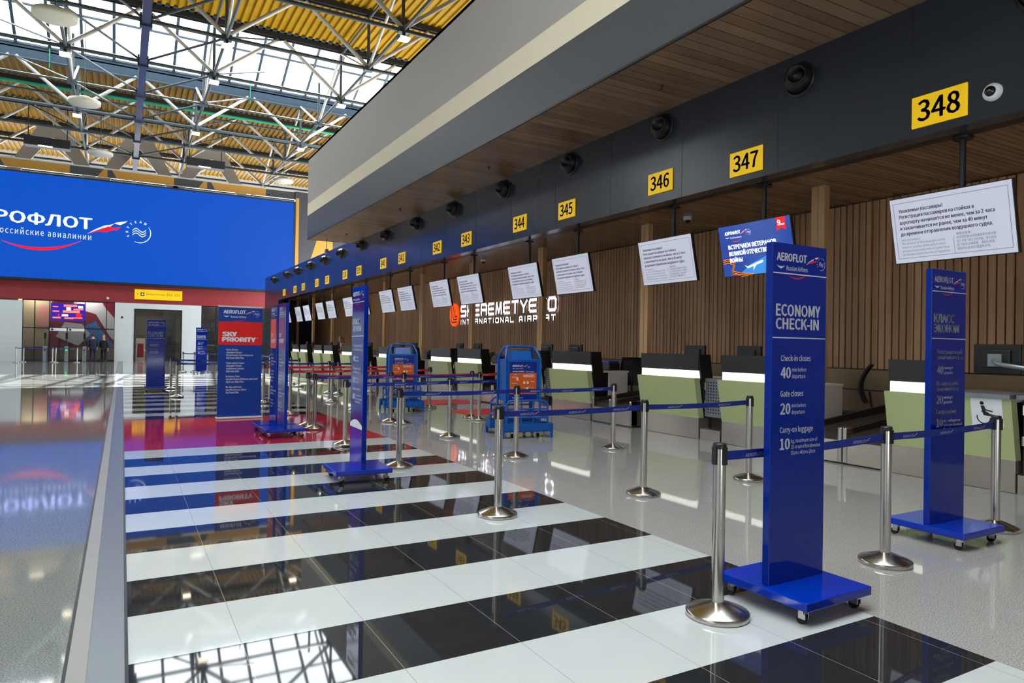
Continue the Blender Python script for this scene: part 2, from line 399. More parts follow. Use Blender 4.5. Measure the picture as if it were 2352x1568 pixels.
# ------------------------------------------------------------------ setting: canopy over the counters
XC, XF, XW = 6.35, 8.1, 11.3
YC, YF0, YF1 = 27.9, -6.0, 47.2
boxst('wall_canopy_upper', (XC, YF0, 6.98), (XC + 0.3, YC, 8.8), WALLG)
boxst('wall_canopy_strip', (XC - 0.004, YF0, 6.51), (XC + 0.3, YC, 6.98), CREAM)
boxst('wall_canopy_band', (XC, YF0, 5.58), (XC + 0.3, YC, 6.51), BAND)
boxst('trim_2', (XC - 0.012, YF0, 5.55), (XC + 0.02, YC, 5.585), FRAMEB)
boxst('ceiling_soffit', (XC + 0.02, YF0, 5.56), (XF + 0.25, YC, 5.64), SOFF)
boxst('ceiling_canopy_top', (XC, YF0, 8.72), (20, YC, 8.8), WALLG)
boxst('wall_canopy_end', (XC + 0.3, YC - 0.2, 5.64), (20, YC, 8.72), WALLG)
fa = MB(); fa.box((XF, YF0, 3.99), (XF + 0.25, 42.7, 5.64), FASC); fa.box((XF, 42.7, 0), (XF + 0.25, YF1, 5.64), FASC)
yj = 0.9
while yj < 47: fa.box((XF - 0.002, yj, 3.99), (XF, yj + 0.008, 5.63), FRAMEB); yj += 1.93
struct('wall_fascia', fa)
boxst('wall_counter_end', (XF + 0.25, YF1 - 0.25, 0), (XW + 0.3, YF1, 5.64), CHAR)
boxst('ceiling_counter_top', (XF + 0.25, YF0, 5.56), (XW + 0.3, YF1, 5.64), CHAR)
boxst('wall_counter_back', (XW, YF0, 0), (XW + 0.3, YF1, 5.56), FRAMEB)
boxst('wall_near_end', (XF, YF0 - 0.2, 0), (20, YF0, 8.8), HALLW)
sl = MB(); yy = YF0
while yy < YF1 - 0.3:
    sl.box((XW - 0.045, yy, 1.16), (XW, yy + 0.098, 4.06), SLAT); yy += 0.122
struct('wall_slats', sl)
cs = MB(); yy = YF0; cs.box((XF + 0.25, YF0, 4.16), (XW, YF1, 4.2), FRAMEB)
while yy < YF1 - 0.3:
    cs.box((XF + 0.45, yy, 4.08), (XW, yy + 0.082, 4.13), CSLAT); yy += 0.1
struct('ceiling_slats', cs)
boxst('trim_3', (XF + 0.25, YF0, 3.99), (XF + 0.45, YF1 - 0.3, 4.2), FRAMEB)
pl = MB(); pl.box((XW - 0.09, YF0, 0.0), (XW, YF1 - 0.3, 1.14), TAN); pl.box((XW - 0.1, YF0, 0.78), (XW - 0.08, YF1 - 0.3, 0.8), FRAMEB)
struct('baseboard_counter_wall', pl)
for i in range(10):                     # wooden pillars behind the counters
    py = 7.15 + 4.18 * i
    p = MB(); p.box((9.62, py - 0.12, 0), (9.74, py + 0.12, 4.08), PILW); p.box((9.612, py - 0.008, 0), (9.62, py + 0.008, 4.08), SLAT)
    struct('pillar_%d' % (i + 1), p)

# ------------------------------------------------------------------ setting: far wall
YW = 54.0
fw = MB()
fw.box((-22, YW, 0), (-5.6, YW + 0.3, 3.9), FARW); fw.box((-0.45, YW, 0), (0.72, YW + 0.3, 4.1), FARW)
fw.box((3.66, YW, 0), (4.92, YW + 0.3, 4.1), FARW); fw.box((0.72, YW, 3.58), (3.66, YW + 0.3, 4.1), FARW)
struct('wall_far_panels', fw)
boxst('wall_far_band', (-22, YW - 0.02, 4.0), (16, YW + 0.3, 5.3), MAROON)
boxst('wall_far_upper', (-22, YW + 0.4, 5.3), (20, YW + 0.7, 11.9), CHAR)
boxst('wall_far_right', (11.35, YW - 0.05, 0), (20, YW + 0.3, 13.0), CHAR)
bd = MB(); bd.box((-22, YW + 0.1, 12.44), (11.35, YW + 0.3, 12.98), CHAR); bd.box((-22, YW + 0.05, 12.96), (11.35, YW + 0.3, 13.05), TRUSS)
struct('wall_far_parapet', bd)
gp = MB()
for x0 in (-11.5, -5.3, 0.9, 7.1):      # gold shapes on the parapet: trapezium, sliver triangle
    for pts in ([(-1.2, 0), (2.3, 0), (2.3, 0.56), (-1.5, 0.56)], [(-2.35, 0), (-1.75, 0), (-1.75, 0.56), (-1.95, 0.56)]):
        gp.poly(pts, (x0 - 0.2, YW + 0.08, 12.42), (1, 0, 0), (0, 0, 1), GOLD)
gp.box((11.38, YW - 0.1, 5.3), (11.62, YW - 0.05, 12.5), GOLD)
gp.poly([(0, 0), (0.6, 2.0), (1.7, 2.0), (1.7, 0)], (12.55, YW - 0.06, 7.9), (1, 0, 0), (0, 0, 1), GOLD)
struct('trim_4', gp)
# room seen through the doorway and the glazed partition
rm = MB(); rm.box((-22, YW + 9, 0), (16, YW + 9.2, 5.3), SHOPW); struct('wall_far_room', rm)
boxst('floor_far_room', (-22, YW, -0.05), (16, YW + 9, 0), GRAN)
boxst('ceiling_far_room', (-22, YW + 0.3, 4.6), (16, YW + 9, 4.7), mat('room_ceiling', (150, 140, 128), 0.5))
for i, x in enumerate((-5.0, -2.0, 1.2, 3.2, 6.5, 9.5)):
    l = MB().box((x - 0.5, YW + 0.5, 4.55), (x + 0.5, YW + 1.4, 4.6), ROOML).build('ceiling_strip_light')
    tag(l, 'lit ceiling strip inside the far room, %s' % ('over the outer glass panes', 'over the gates', 'left of the doorway', 'right in the doorway', 'first in the dark shop', 'second in the dark shop')[i], 'lamp', 'strip lights in the far room')
md = mat('mural_maroon', (128, 44, 60), 0.3); mb_ = mat('mural_blue', (72, 120, 186), 0.3); mw = mat('mural_pale', (196, 196, 204), 0.3); mg = mat('mural_cream', (186, 168, 140), 0.3)
mu = MB(); Y2 = YW + 1.6; ux, uz = (1, 0, 0), (0, 0, 1)
mu.poly([(-6.0, 0.9), (-0.2, 0.9), (-0.2, 4.3), (-6.0, 4.3)], (0, Y2, 0), ux, uz, md, 0.05)
mu.poly([(-6.0, 0.9), (-4.35, 0.9), (-4.1, 4.3), (-6.0, 4.3)], (0, Y2 - 0.06, 0), ux, uz, mg)
mu.poly([(-2.9, 3.6), (-1.6, 3.2), (-0.7, 1.6), (-0.2, 1.2), (-0.2, 2.6), (-1.0, 3.6), (-1.4, 4.3), (-2.9, 4.3)], (0, Y2 - 0.06, 0), ux, uz, mw)
mu.poly([(-2.6, 2.2), (-1.6, 2.7), (-0.6, 1.2), (-0.2, 0.95), (-1.5, 0.9), (-2.2, 1.4)], (0, Y2 - 0.08, 0), ux, uz, mb_)
mu.poly([(-3.4, 2.6), (-2.4, 2.5), (-1.9, 1.8), (-2.6, 1.0), (-3.9, 1.6)], (0, Y2 - 0.09, 0), ux, uz, mw)
mu.poly([(-4.9, 2.0), (-4.3, 2.3), (-4.2, 3.4), (-4.7, 3.8), (-5.1, 3.0)], (0, Y2 - 0.09, 0), ux, uz, mat('mural_pink', (206, 150, 138), 0.3))
struct('wall_mural', mu)
wg = struct('window_4', MB().box((-5.6, YW + 0.1, 0.05), (-0.45, YW + 0.12, 3.98), SHOPGL))
fr = MB()
for x in (-5.6, -4.95, -4.15, -2.18, -0.95, -0.45):
    wdt = 0.05 if x not in (-5.6,) else 0.06
    fr.box((x - wdt / 2, YW + 0.04, 0), (x + wdt / 2, YW + 0.18, 3.98), FRAMEB)
fr.box((-3.2, YW + 0.04, 0), (-3.15, YW + 0.18, 2.1), FRAMEB)
for z in (0.0, 2.12, 3.93): fr.box((-5.6, YW + 0.04, z), (-0.45, YW + 0.18, z + 0.07), FRAMEB)
fr.build('window_frame', wg)
wg2 = struct('window_5', MB().box((4.92, YW + 0.1, 0.05), (11.35, YW + 0.12, 3.98), SHOPGL))
fr = MB()
for x in (4.95, 5.9, 7.2, 8.6, 10.0, 11.3): fr.box((x - 0.03, YW + 0.04, 0), (x + 0.03, YW + 0.18, 4.0), FRAMEB)
for z in (0.0, 2.4, 3.93): fr.box((4.92, YW + 0.04, z), (11.35, YW + 0.18, z + 0.07), FRAMEB)
fr.build('window_frame', wg2)
boxst('window_7', (0.78, YW + 0.12, 0.0), (3.6, YW + 0.14, 3.54), SHOPGL)
dr = MB(); dr.box((0.7, YW - 0.02, 0), (0.78, YW + 0.32, 3.6), FRAMEB); dr.box((3.6, YW - 0.02, 0), (3.68, YW + 0.32, 3.6), FRAMEB); dr.box((0.7, YW - 0.02, 3.54), (3.68, YW + 0.32, 3.62), FRAMEB)
struct('door_1', dr)
rb = MB(); rb.box((0.9, YW + 4, 0), (1.5, YW + 5, 1.6), mat('pale_kiosk', (190, 186, 178), 0.4)); rb.box((1.0, YW + 3.98, 0.2), (1.4, YW + 4, 1.2), mat('kiosk_red', (150, 40, 40), 0.4)); rb.box((2.7, YW + 5, 0), (3.6, YW + 5.2, 4.6), CHAR); rb.box((1.9, YW + 6, 0), (2.6, YW + 6.5, 1.1), CHAR)
struct('wall_room_partition', rb)
dk = MB(); dk.box((4.9, YW + 3, 0), (16, YW + 3.1, 4.6), CHAR); struct('wall_dark_shop', dk)
# back of the hall beyond the far wall, with a window strip
boxst('wall_beyond_lower', (-22, 73.7, 0), (20, 74, 14.9), HALLW); boxst('wall_beyond_upper', (-22, 73.7, 17.2), (20, 74, 23.5), HALLW)
struct('window_6', MB().box((-22, 73.8, 14.9), (20, 73.84, 17.2), SKYGLASS))

# ------------------------------------------------------------------ logos and lettering
def ring(mb, c, ux, uy, r0, r1, a0, a1, m, n=20):
    c, ux, uy = Vector(c), Vector(ux), Vector(uy); vs = []
    for i in range(n + 1):
        a = math.radians(a0 + (a1 - a0) * i / n)
        t = min(1, 6 * min(i, n - i) / n + 0.15); rm_ = (r0 + r1) / 2; h = (r1 - r0) / 2 * t
        for r in (rm_ - h, rm_ + h): vs.append(c + ux * (r * math.cos(a)) + uy * (r * math.sin(a)))
    mb.add(vs, [(2 * i, 2 * i + 1, 2 * i + 3, 2 * i + 2) for i in range(n)], m)
def wing(mb, o, ux, uy, s, mw_, mr):
    """the tricolour flag stroke: units of 1 = its width"""
    W = [(1.0, 0.475), (0.72, 0.40), (0.6, 0.33), (0.42, 0.28), (0.2, 0.15), (0.0, 0.0), (0.18, 0.10), (0.38, 0.205), (0.56, 0.26), (0.66, 0.36), (0.82, 0.34), (0.92, 0.40)]
    Rr = [(0.83, 0.29), (0.66, 0.235), (0.52, 0.27), (0.36, 0.17), (0.16, 0.085), (0.0, 0.0), (0.28, 0.1), (0.48, 0.1), (0.6, 0.165), (0.75, 0.185)]
    k = [(x * s, y * s) for x, y in W]; mb.poly(k, o, ux, uy, mw_)
    mb.poly([(x * s, y * s) for x, y in Rr], Vector(o) + Vector(ux).cross(Vector(uy)) * 0.0008, ux, uy, mr)
def smile(mb, o, ux, uy, wd, m):
    n = 14; up = []; lo = []
    for i in range(n + 1):
        t = i / n; x = t * wd; base = 0.55 * (t - 0.42) ** 2 * wd * 1.0
        th = 0.035 * wd * math.sin(PI * min(1, t * 0.92 + 0.04)) ** 1.2
        up.append((x, base + th)); lo.append((x, base - th * 0.3))
    vs = up + lo
    o, ux, uy = Vector(o), Vector(ux), Vector(uy)
    mb.add([o + ux * p[0] + uy * p[1] for p in vs], [(i, n + 1 + i, n + 2 + i, i + 1) for i in range(n)], m)
def roundel(mb, c, ux, uy, r, m, letters=True):
    ring(mb, c, ux, uy, r * 0.93, r, -115, 38, m)
    c, ux, uy = Vector(c), Vector(ux), Vector(uy)
    for k in (-1, 0, 1):
        pts = []
        for i in range(9):
            t = i / 8; pts.append(((t - 0.5) * 1.15 * r, (0.2 * math.sin(t * 2 * PI) + 0.16 * (t - 0.5) - 0.22 * k) * r))
        vs = [c + ux * x + uy * (y + d) for x, y in pts for d in (-0.035 * r, 0.045 * r)]
        mb.add(vs, [(2 * i, 2 * i + 1, 2 * i + 3, 2 * i + 2) for i in range(8)], m)
    if letters:
        for i, ch in enumerate('SKYTEAM'):
            a = math.radians(205 - i * 24); d = ux * math.cos(a) + uy * math.sin(a); tx = ux * math.sin(a) - uy * math.cos(a)
            mb.text(ch, c + d * r * 0.92, tx, d, r * 0.2, m, align='CENTER')
def brand(mb, o, ux, uy, wd, words, sub, mw_, mr, emblem=True):
    """airline lettering, wd wide including the roundel; o = left end of the base line"""
    o, ux, uy = Vector(o), Vector(ux), Vector(uy)
    mb.text(words, o, ux, uy, 0.1 * wd, mw_, width=0.62 * wd, bold=0.02)
    wing(mb, o + ux * 0.60 * wd - uy * 0.03 * wd, ux, uy, 0.28 * wd, mw_, mr)
    mb.text(sub, o + ux * 0.2 * wd - uy * 0.125 * wd, ux, uy, 0.06 * wd, mw_, width=0.44 * wd, bold=0.0)
    smile(mb, o + ux * 0.24 * wd - uy * 0.23 * wd, ux, uy, 0.4 * wd, mr)
    if emblem:
        mb.poly([(0, 0.05), (0.09, 0.03), (0.1, 0.045), (0.11, 0.03), (0.19, 0.05), (0.13, 0.012), (0.1, 0.0), (0.06, 0.012)], o - uy * 0.11 * wd + ux * 0.0, ux * wd * 0.9, uy * wd * 0.9, mw_)
    roundel(mb, o + ux * 0.93 * wd + uy * 0.0 * wd, ux, uy, 0.085 * wd, mw_, wd > 0.3)

# ------------------------------------------------------------------ the big LED screen
scr = thing('led_screen', 'giant blue LED wall with white airline lettering above the maroon band', 'screen', (0, YW, 0))
SX0, SX1, SZ0, SZ1 = -16.5, 11.2, 5.35, 12.06
MB().box((SX0, -0.3, SZ0), (SX1, 0.0, SZ1), LED).build('display', scr)
f_ = MB(); f_.box((SX0, -0.34, SZ1), (SX1 + 0.12, 0, SZ1 + 0.1), FRAMEB); f_.box((SX0, -0.34, SZ0 - 0.16), (SX1 + 0.12, 0, SZ0), FRAMEB); f_.box((SX1, -0.34, SZ0), (SX1 + 0.14, 0, SZ1), FRAMEB)
f_.build('frame', scr)
lg = MB(); o = Vector((-11.3, -0.305, 8.55)); ux, uy = Vector((1, 0, -0.012)), Vector((0, 0, 1))
lg.text('АЭРОФЛОТ', o + ux * 2.5 + uy * 0.34, ux, uy, 0.72, LEDW, width=6.95, bold=0.012)
wing(lg, o + ux * 9.15 + uy * 0.02, ux, uy, 2.35, LEDW, LEDR)
lg.text('Российские авиалинии', o + ux * 4.2 - uy * 0.38, ux, uy, 0.4, LEDW, width=5.2, bold=0.0, spacing=1.08)
smile(lg, o + ux * 4.55 - uy * 1.28, ux, uy, 4.3, LEDR)
roundel(lg, o + ux * 12.2 + uy * 0.42, ux, uy, 0.72, LEDW)
lg.build('lettering', scr)

# advertising screen hung in the partition, and the yellow gate sign
ad = thing('advert_screen', 'purple and salmon advertising screen hung in the glass partition', 'screen', (-3.12, YW - 0.05, 2.68))
MB().box((-0.95, -0.05, 0), (0.95, 0.08, 1.12), ADV).build('display', ad)
a2 = MB()
for x, z, wd, h, m in ((-0.85, .85, .3, .07, ADO), (-.25, .9, .75, .14, ADO), (-.85, .55, .35, .08, ADO), (-.3, .5, .95, .16, ADO), (-.85, .12, .45, .1, ADO), (-.2, .1, .5, .1, ADO), (.3, .14, .5, .07, ADO), (.45, .2, .3, .26, REDE), (-.1, .66, .25, .2, WHITEE), (.55, .82, .28, .16, WHITEE), (-.35, .26, .35, .14, WHITEE), (.3, .7, .55, .08, ADO), (-.55, .2, .08, .2, REDE)):
    a2.box((x, -0.06, z), (x + wd, -0.05, z + h), m)
a2.build('picture', ad)
ys_ = thing('gate_sign', 'long yellow direction sign with aeroplane symbol over the white doorway', 'sign', (2.17, YW - 0.03, 4.27))
MB().bbox((-1.48, -0.06, 0), (1.48, 0, 0.7), YELLOWP, 0.02).build('panel', ys_)
t_ = MB(); ux, uy = Vector((1, 0, 0)), Vector((0, 0, 1)); fy = -0.066
t_.box((-1.12, fy, 0.24), (-0.88, fy + 0.004, 0.48), INK)
t_.poly([(0, .1), (.03, .06), (.03, .03), (.1, -.01), (.1, -.04), (.03, -.02), (.02, -.08), (-.02, -.08), (-.03, -.02), (-.1, -.04), (-.1, -.01), (-.03, .03), (-.03, .06)], (-1.0, fy - 0.003, 0.36), ux, uy, WHITE)
t_.poly([(0, 0), (0.07, 0.05), (0.07, -0.05)], (-1.33, fy, 0.38), ux, uy, INK)
t_.text('Выход на посадку', (-0.77, fy, 0.33), ux, uy, 0.11, INK, width=1.2, bold=0); t_.text('101–123', (0.5, fy, 0.31), ux, uy, 0.17, INK, width=0.82, bold=0)
t_.build('lettering', ys_)
tm = thing('security_camera', 'small white dome camera on the maroon band left of the gate sign', 'camera', (-0.9, YW - 0.03, 4.25))
MB().lathe([(0.09, 0), (0.09, 0.06), (0.02, 0.1)], WHITEL, M=Matrix.Rotation(PI / 2, 4, 'X')).build('dome', tm)
tm = thing('security_camera', 'small black camera on the white panel left of the doorway', 'camera', (-0.02, YW, 3.0))
MB().lathe([(0.07, 0), (0.07, 0.06), (0.02, 0.1)], BLACKP, M=Matrix.Rotation(PI / 2, 4, 'X')).build('dome', tm)

# ------------------------------------------------------------------ roof structure
YT = [18.2, 23.1, 28.0, 32.8, 37.7, 42.6, 47.6, 52.4, 57.2, 62.0, 67.0]
ZB, ZT = 14.9, 17.45
XB = [-15.2, -8.85, -2.5, 3.8, 10.25, 16.7]; XT = [-12.0, -5.65, 0.65, 7.05, 13.5]
ORD = ['nearest', 'second', 'third', 'fourth', 'fifth', 'sixth', 'seventh', 'eighth', 'ninth']
vis = [28.0, 32.8, 37.7, 47.6, 52.4, 57.2, 62.0, 67.0]
for i, yt in enumerate(vis):
    t = thing('roof_truss', '%s of the pale zigzag roof trusses crossing the hall, counted from the camera' % ORD[i], 'truss', (0, yt, ZB), group='roof trusses crossing the hall')
    MB().bar((-16, 0, 0), (17, 0, 0), 0.09, CHORD, 8).build('bottom_chord', t)
    c = MB()
    if yt == 47.6: c.bar((-22, -0.1, 2.42), (20, -0.1, 2.42), 0.05, CHORD)
    else: c.box((-22, -0.14, 2.58), (20, 0.14, 2.84), DARKST); c.box((-22, -0.03, 2.5), (20, 0.03, 2.58), DARKST)
    c.build('top_chord', t)
    for j in range(len(XT)):
        for xb in (XB[j], XB[j + 1]):
            if abs(xb) > 16: continue
            MB().bar((xb, 0, 0.08), (XT[j] + (0.15 if xb > XT[j] else -0.15), 0, 2.52), 0.095, TRUSS, 8).build('brace', t)
t = thing('roof_tie', 'slim tie bars crossing the hall under the middle of the bright skylight', 'tie bar', (0, 42.6, ZB))
MB().bar((-16, 0, 0), (17, 0, 0), 0.06, CHORD, 6).build('bar', t)
GIR = {}
names = {-8.85: 'outermost, beyond the end of the blue screen', -2.5: 'above the glass partition', 3.8: 'above the striped walkway', 10.25: 'above the grey canopy wall'}
for xb in (-8.85, -2.5, 3.8, 10.25):
    t = thing('lattice_girder', 'white lattice girder running along the hall, %s' % names[xb], 'girder', (xb, 0, ZB), group='lattice girders along the hall'); GIR[xb] = t
    MB().bar((0, 18, 0), (0, 67, 0), 0.075, CHORD, 6).build('bottom_chord', t)
    MB().bar((0, 18, 2.45), (0, 37.6, 2.45), 0.06, CHORD, 6).build('top_chord', t)
    for yt in YT[2:9]:
        MB().bar((0, yt, 0), (0, yt, 2.5), 0.075, CHORD, 6).build('post', t)
        g = MB(); g.box((-0.22, yt - 0.16, -0.12), (0.22, yt + 0.16, 0.1), CHORD); g.build('node', t)
    for a, b in ((32.8, 28.0), (32.8, 37.7), (42.6, 37.7), (42.6, 47.6), (52.4, 47.6), (52.4, 57.2), (62.0, 57.2)):
        MB().bar((0, a, 0), (0, b, 2.5), 0.07, TRUSS, 6).build('brace', t)
bl = thing('ridge_beam', 'long blue-grey beam running the length of the roof straight overhead', 'beam', (0.65, 0, ZB))
b_ = MB(); b_.box((-0.16, 12, -0.2), (0.16, 66, 0.2), BEAMB); b_.build('girder', bl)
for yt in YT[2:9]: MB().box((-0.24, yt - 0.14, -0.3), (0.24, yt + 0.14, 0.26), BEAMB).build('collar', bl)
for i in range(2, 8):                      # thin bracing rods fixed to the beam and the girders
    for sx in (-2.5, 3.8):
        MB().bar((sx - 0.65, YT[i], 0), (0, YT[i + 1], 0), 0.06, CHORD, 6).build('wind_brace', bl)
    MB().bar((0, YT[i], 0.05), (3.25, YT[i + 1], 2.5), 0.045, CHORD, 6).build('wind_brace', GIR[3.8])
    MB().bar((0, YT[i], 0.05), (-3.15, YT[i + 1], 2.5), 0.045, CHORD, 6).build('wind_brace', GIR[-2.5])
for i, (yy, zz, r) in enumerate(((49.2, 16.45, 0.1), (49.6, 16.2, 0.06), (60.0, 16.8, 0.05))):
    q = MB().bar((-22, yy, zz), (20, yy, zz), r, PIPE if i == 0 else CHORD, 8).build('ceiling_pipe')
    tag(q, ['green pipe crossing under the dim roof deck behind the skylight', 'thin grey pipe just behind the green ceiling pipe', 'grey pipe high above the far wall'][i], 'pipe')
for i, xx in enumerate((-3.9, 0.65, 7.0)):
    q = MB().bar((xx, 47.5, 18.5), (xx, 47.5, 17.0), 0.03, PIPE, 6).build('ceiling_drop_pipe')
    tag(q, 'thin green drop pipe down the skylight upstand, %s' % ('far outer one', 'beside the ridge beam', 'toward the canopy')[i], 'pipe')
for i, x in enumerate((-4.6, 5.2)):        # dark ventilation boxes over the far wall
    v = thing('ceiling_ventilation_unit', 'black box unit under the roof %s' % ('over the left of the screen logo', 'over the middle of the blue screen')[i], 'ventilation', (x, 56, 14.6))
    MB().bbox((-1.3, -0.4, -0.25), (1.3, 0.4, 0.35), DARKST, 0.03).build('housing', v)
    MB().box((-0.5, -0.42, -0.27), (0.3, -0.3, -0.22), LAMP).build('light_bar', v)
    h = MB(); h.bar((-1.1, 0, 0.3), (-1.1, 0, 3.1), 0.03, DARKST); h.bar((1.1, 0, 0.3), (1.1, 0, 3.1), 0.03, DARKST); h.build('hanger', v)
gus = mat('gusset_paint', (196, 188, 176), 0.5)
for i, x in enumerate((-4.6, 0.9, 6.0)):   # broad A-shaped gusset plates beyond the wall
    q = thing('ceiling_gusset_frame', 'broad pale A-shaped roof frame beyond the far wall, %s' % ('over the left of the screen', 'behind the ridge beam', 'over the right half of the screen')[i], 'frame', (x, 60, 14.6))
    g = MB(); g.poly([(-3.0, -1.6), (-2.2, -1.6), (-0.1, 1.4), (0.1, 1.4), (2.2, -1.6), (3.0, -1.6), (0.9, 2.2), (-0.9, 2.2)], (0, 0, 0), (1, 0, 0), (0, 0, 1), gus, 0.12); g.build('plate', q)
    MB().bar((0, 0, 2.1), (0, 0, 3.1), 0.05, gus).build('hanger', q)
lamps = [(10.25, 28.0, 'over the canopy wall, nearest'), (3.8, 32.8, 'over the walkway, nearest'), (-2.5, 37.7, 'on the girder by the ceiling disc, nearest'), (10.25, 37.7, 'over the canopy wall, under the skylight end'), (3.8, 37.7, 'over the walkway, at the skylight edge'), (-2.5, 47.6, 'on the partition girder, under the middle disc'), (10.25, 47.6, 'over the canopy wall, farthest'), (3.8, 47.6, 'over the walkway, farthest')]
for x, yy, s in lamps:
    l = thing('ceiling_floodlight', 'small square lit roof floodlight %s' % s, 'lamp', (x, yy - 0.1, ZB - 0.12), group='square floodlights on the trusses')
    MB().box((-0.06, -0.04, -0.2), (0.06, 0.04, 0.02), DARKST).build('bracket', l)
    MB().bbox((-0.24, -0.2, -0.32), (0.24, 0.2, -0.2), DARKST, 0.02).build('housing', l)
    g = MB(); g.box((-0.22, -0.18, -0.335), (0.22, 0.18, -0.32), LAMP); g.box((-0.22, -0.21, -0.31), (0.22, -0.2, -0.24), LAMP); g.build('lens', l)
for (x, yy, z, s) in ((-2.32, 29.9, 13.05, 'nearest, cutting into the skylight'), (-1.86, 40.9, 13.3, 'middle one'), (-1.43, 52.0, 13.4, 'farthest of the three over the screen'), (10.3, 53.2, 13.4, 'over the right end of the screen')):
    d = thing('ceiling_disc', 'pale round disc hanging from the roof, %s' % s, 'disc', (x, yy, z), group='round discs hanging under the roof')
    MB().lathe([(0.0, 0), (0.66, 0.0), (0.72, 0.05), (0.72, 0.2), (0.55, 0.25), (0.25, 0.27), (0.22, 0.4), (0, 0.4)], DISC, n=32).build('disc', d)
    MB().bar((0, 0, 0.35), (0, 0, ZD - z), 0.02, CHORD).build('hanger', d)

# ------------------------------------------------------------------ fascia: numbers, nozzles, cameras, monitors
SIGN_Y = {348: 4.45, 347: 7.25, 346: 9.14, 345: 12.03, 344: 13.99, 343: 16.88, 342: 18.87, 341: 21.83, 340: 23.72, 339: 26.63, 338: 28.58, 337: 31.47, 336: 33.4, 335: 36.23, 334: 38.18, 333: 41.05}
NEG_Y, UP = Vector((0, -1, 0)), Vector((0, 0, 1))
for n, yy in SIGN_Y.items():
    s = thing('counter_number_sign', 'yellow number plate %d on the dark fascia' % n, 'number sign', (XF, yy, 4.24 + (0.10 if n < 347 else 0.03)), group='yellow counter numbers')
    MB().bbox((-0.025, -0.31, -0.185), (0, 0.31, 0.185), YELLOWP, 0.012).build('plate', s)
    MB().text(str(n), (-0.028, 0.24, -0.115), NEG_Y, UP, 0.235, INK, width=0.48, bold=0.01).build('numerals', s)
def nozzle_proto():
    t = thing('air_nozzle', '', 'air nozzle', (XF, 6.33, 5.25))
    M = Matrix.Rotation(-PI / 2, 4, 'Y')
    MB().lathe([(0.24, 0.0), (0.24, 0.02), (0.19, 0.025), (0.19, 0.0)], BLACKP, M=M, n=26).build('flange', t)
    ball = MB(); R2 = Matrix.Rotation(-0.35, 4, 'Z') @ Matrix.Rotation(0.2, 4, 'Y') @ M
    R2 = Matrix.Rotation(0.45, 4, 'Z') @ M
    prof = [(0.19, -0.02)] + [(0.2 * math.cos(a), 0.06 + 0.2 * math.sin(a)) for a in (0.0, 0.25, 0.5, 0.75)] + [(0.125, 0.215), (0.125, 0.24), (0.112, 0.24), (0.11, 0.06), (0.0, 0.05)]
    ball.lathe(prof, BLACKP, M=R2, n=26); ball.build('ball', t)
    return t
nz = nozzle_proto(); NY = [(3.45, 348), (6.33, 347), (9.09, 346), (11.91, 345), (14.76, 344), (17.68, 343), (20.47, 341), (23.35, 340), (26.23, 339), (29.1, 338), (31.92, 337), (34.61, 336), (37.5, 334), (40.17, 333), (43.9, 0)]
for i, (yy, near) in enumerate(NY):
    lb = 'black ball-shaped air nozzle on the fascia, the one nearest number sign %d' % near if near else 'black ball-shaped air nozzle at the far end of the fascia'
    zz = 5.2 if i < 2 else 5.28
    if i == 0: nz.location = (XF, yy, zz); nz['label'] = lb; nz['group'] = 'air nozzles on the fascia'
    else: dup(nz, (XF, yy, zz), 0, lb, 'air nozzles on the fascia')
dc = thing('security_camera', 'white dome camera on the dark fascia beside number 348', 'camera', (XF, 3.89, 4.26))
M = Matrix.Rotation(-PI / 2, 4, 'Y')
MB().lathe([(0.095, 0), (0.095, 0.03), (0.075, 0.06), (0.06, 0.065)], WHITE, M=M).build('housing', dc)
MB().lathe([(0.058, 0.05), (0.05, 0.085), (0.03, 0.105), (0.0, 0.11)], LENS, M=M).build('lens', dc)
for (x, yy, s) in ((9.75, 10.2, 'above the screen of counter 346'), (9.55, 18.7, 'between the screens of counters 343 and 344')):
    c = thing('ceiling_camera', 'small white dome camera under the slatted ceiling %s' % s, 'camera', (x, yy, 4.08))
    MB().lathe([(0.085, 0), (0.085, -0.05), (0.07, -0.07)], WHITE).build('housing', c)
    MB().lathe([(0.06, -0.06), (0.055, -0.1), (0.03, -0.125), (0, -0.13)], LENS).build('lens', c)
c = thing('hanging_camera', 'little grey camera box hanging at the far end of the wooden soffit', 'camera', (6.95, 27.2, 4.98))
MB().bar((0, 0, 0.16), (0, 0, 0.58), 0.012, DARKST).build('rod', c); MB().bbox((-0.06, -0.08, 0), (0.06, 0.08, 0.17), PERF, 0.01).build('housing', c)
sprk = 0
for yy in (8.2, 14.0, 19.8, 25.5):
    c = MB().lathe([(0.035, 0.0), (0.035, -0.02), (0.012, -0.03), (0.012, -0.06), (0.03, -0.065), (0, -0.07)], DARKST, n=12).build('ceiling_sprinkler', loc=(7.25, yy, 5.56))
    tag(c, '%s of the tiny sprinkler heads along the wooden soffit, from the camera' % ORD[sprk], 'sprinkler', 'sprinkler heads in the soffit'); sprk += 1

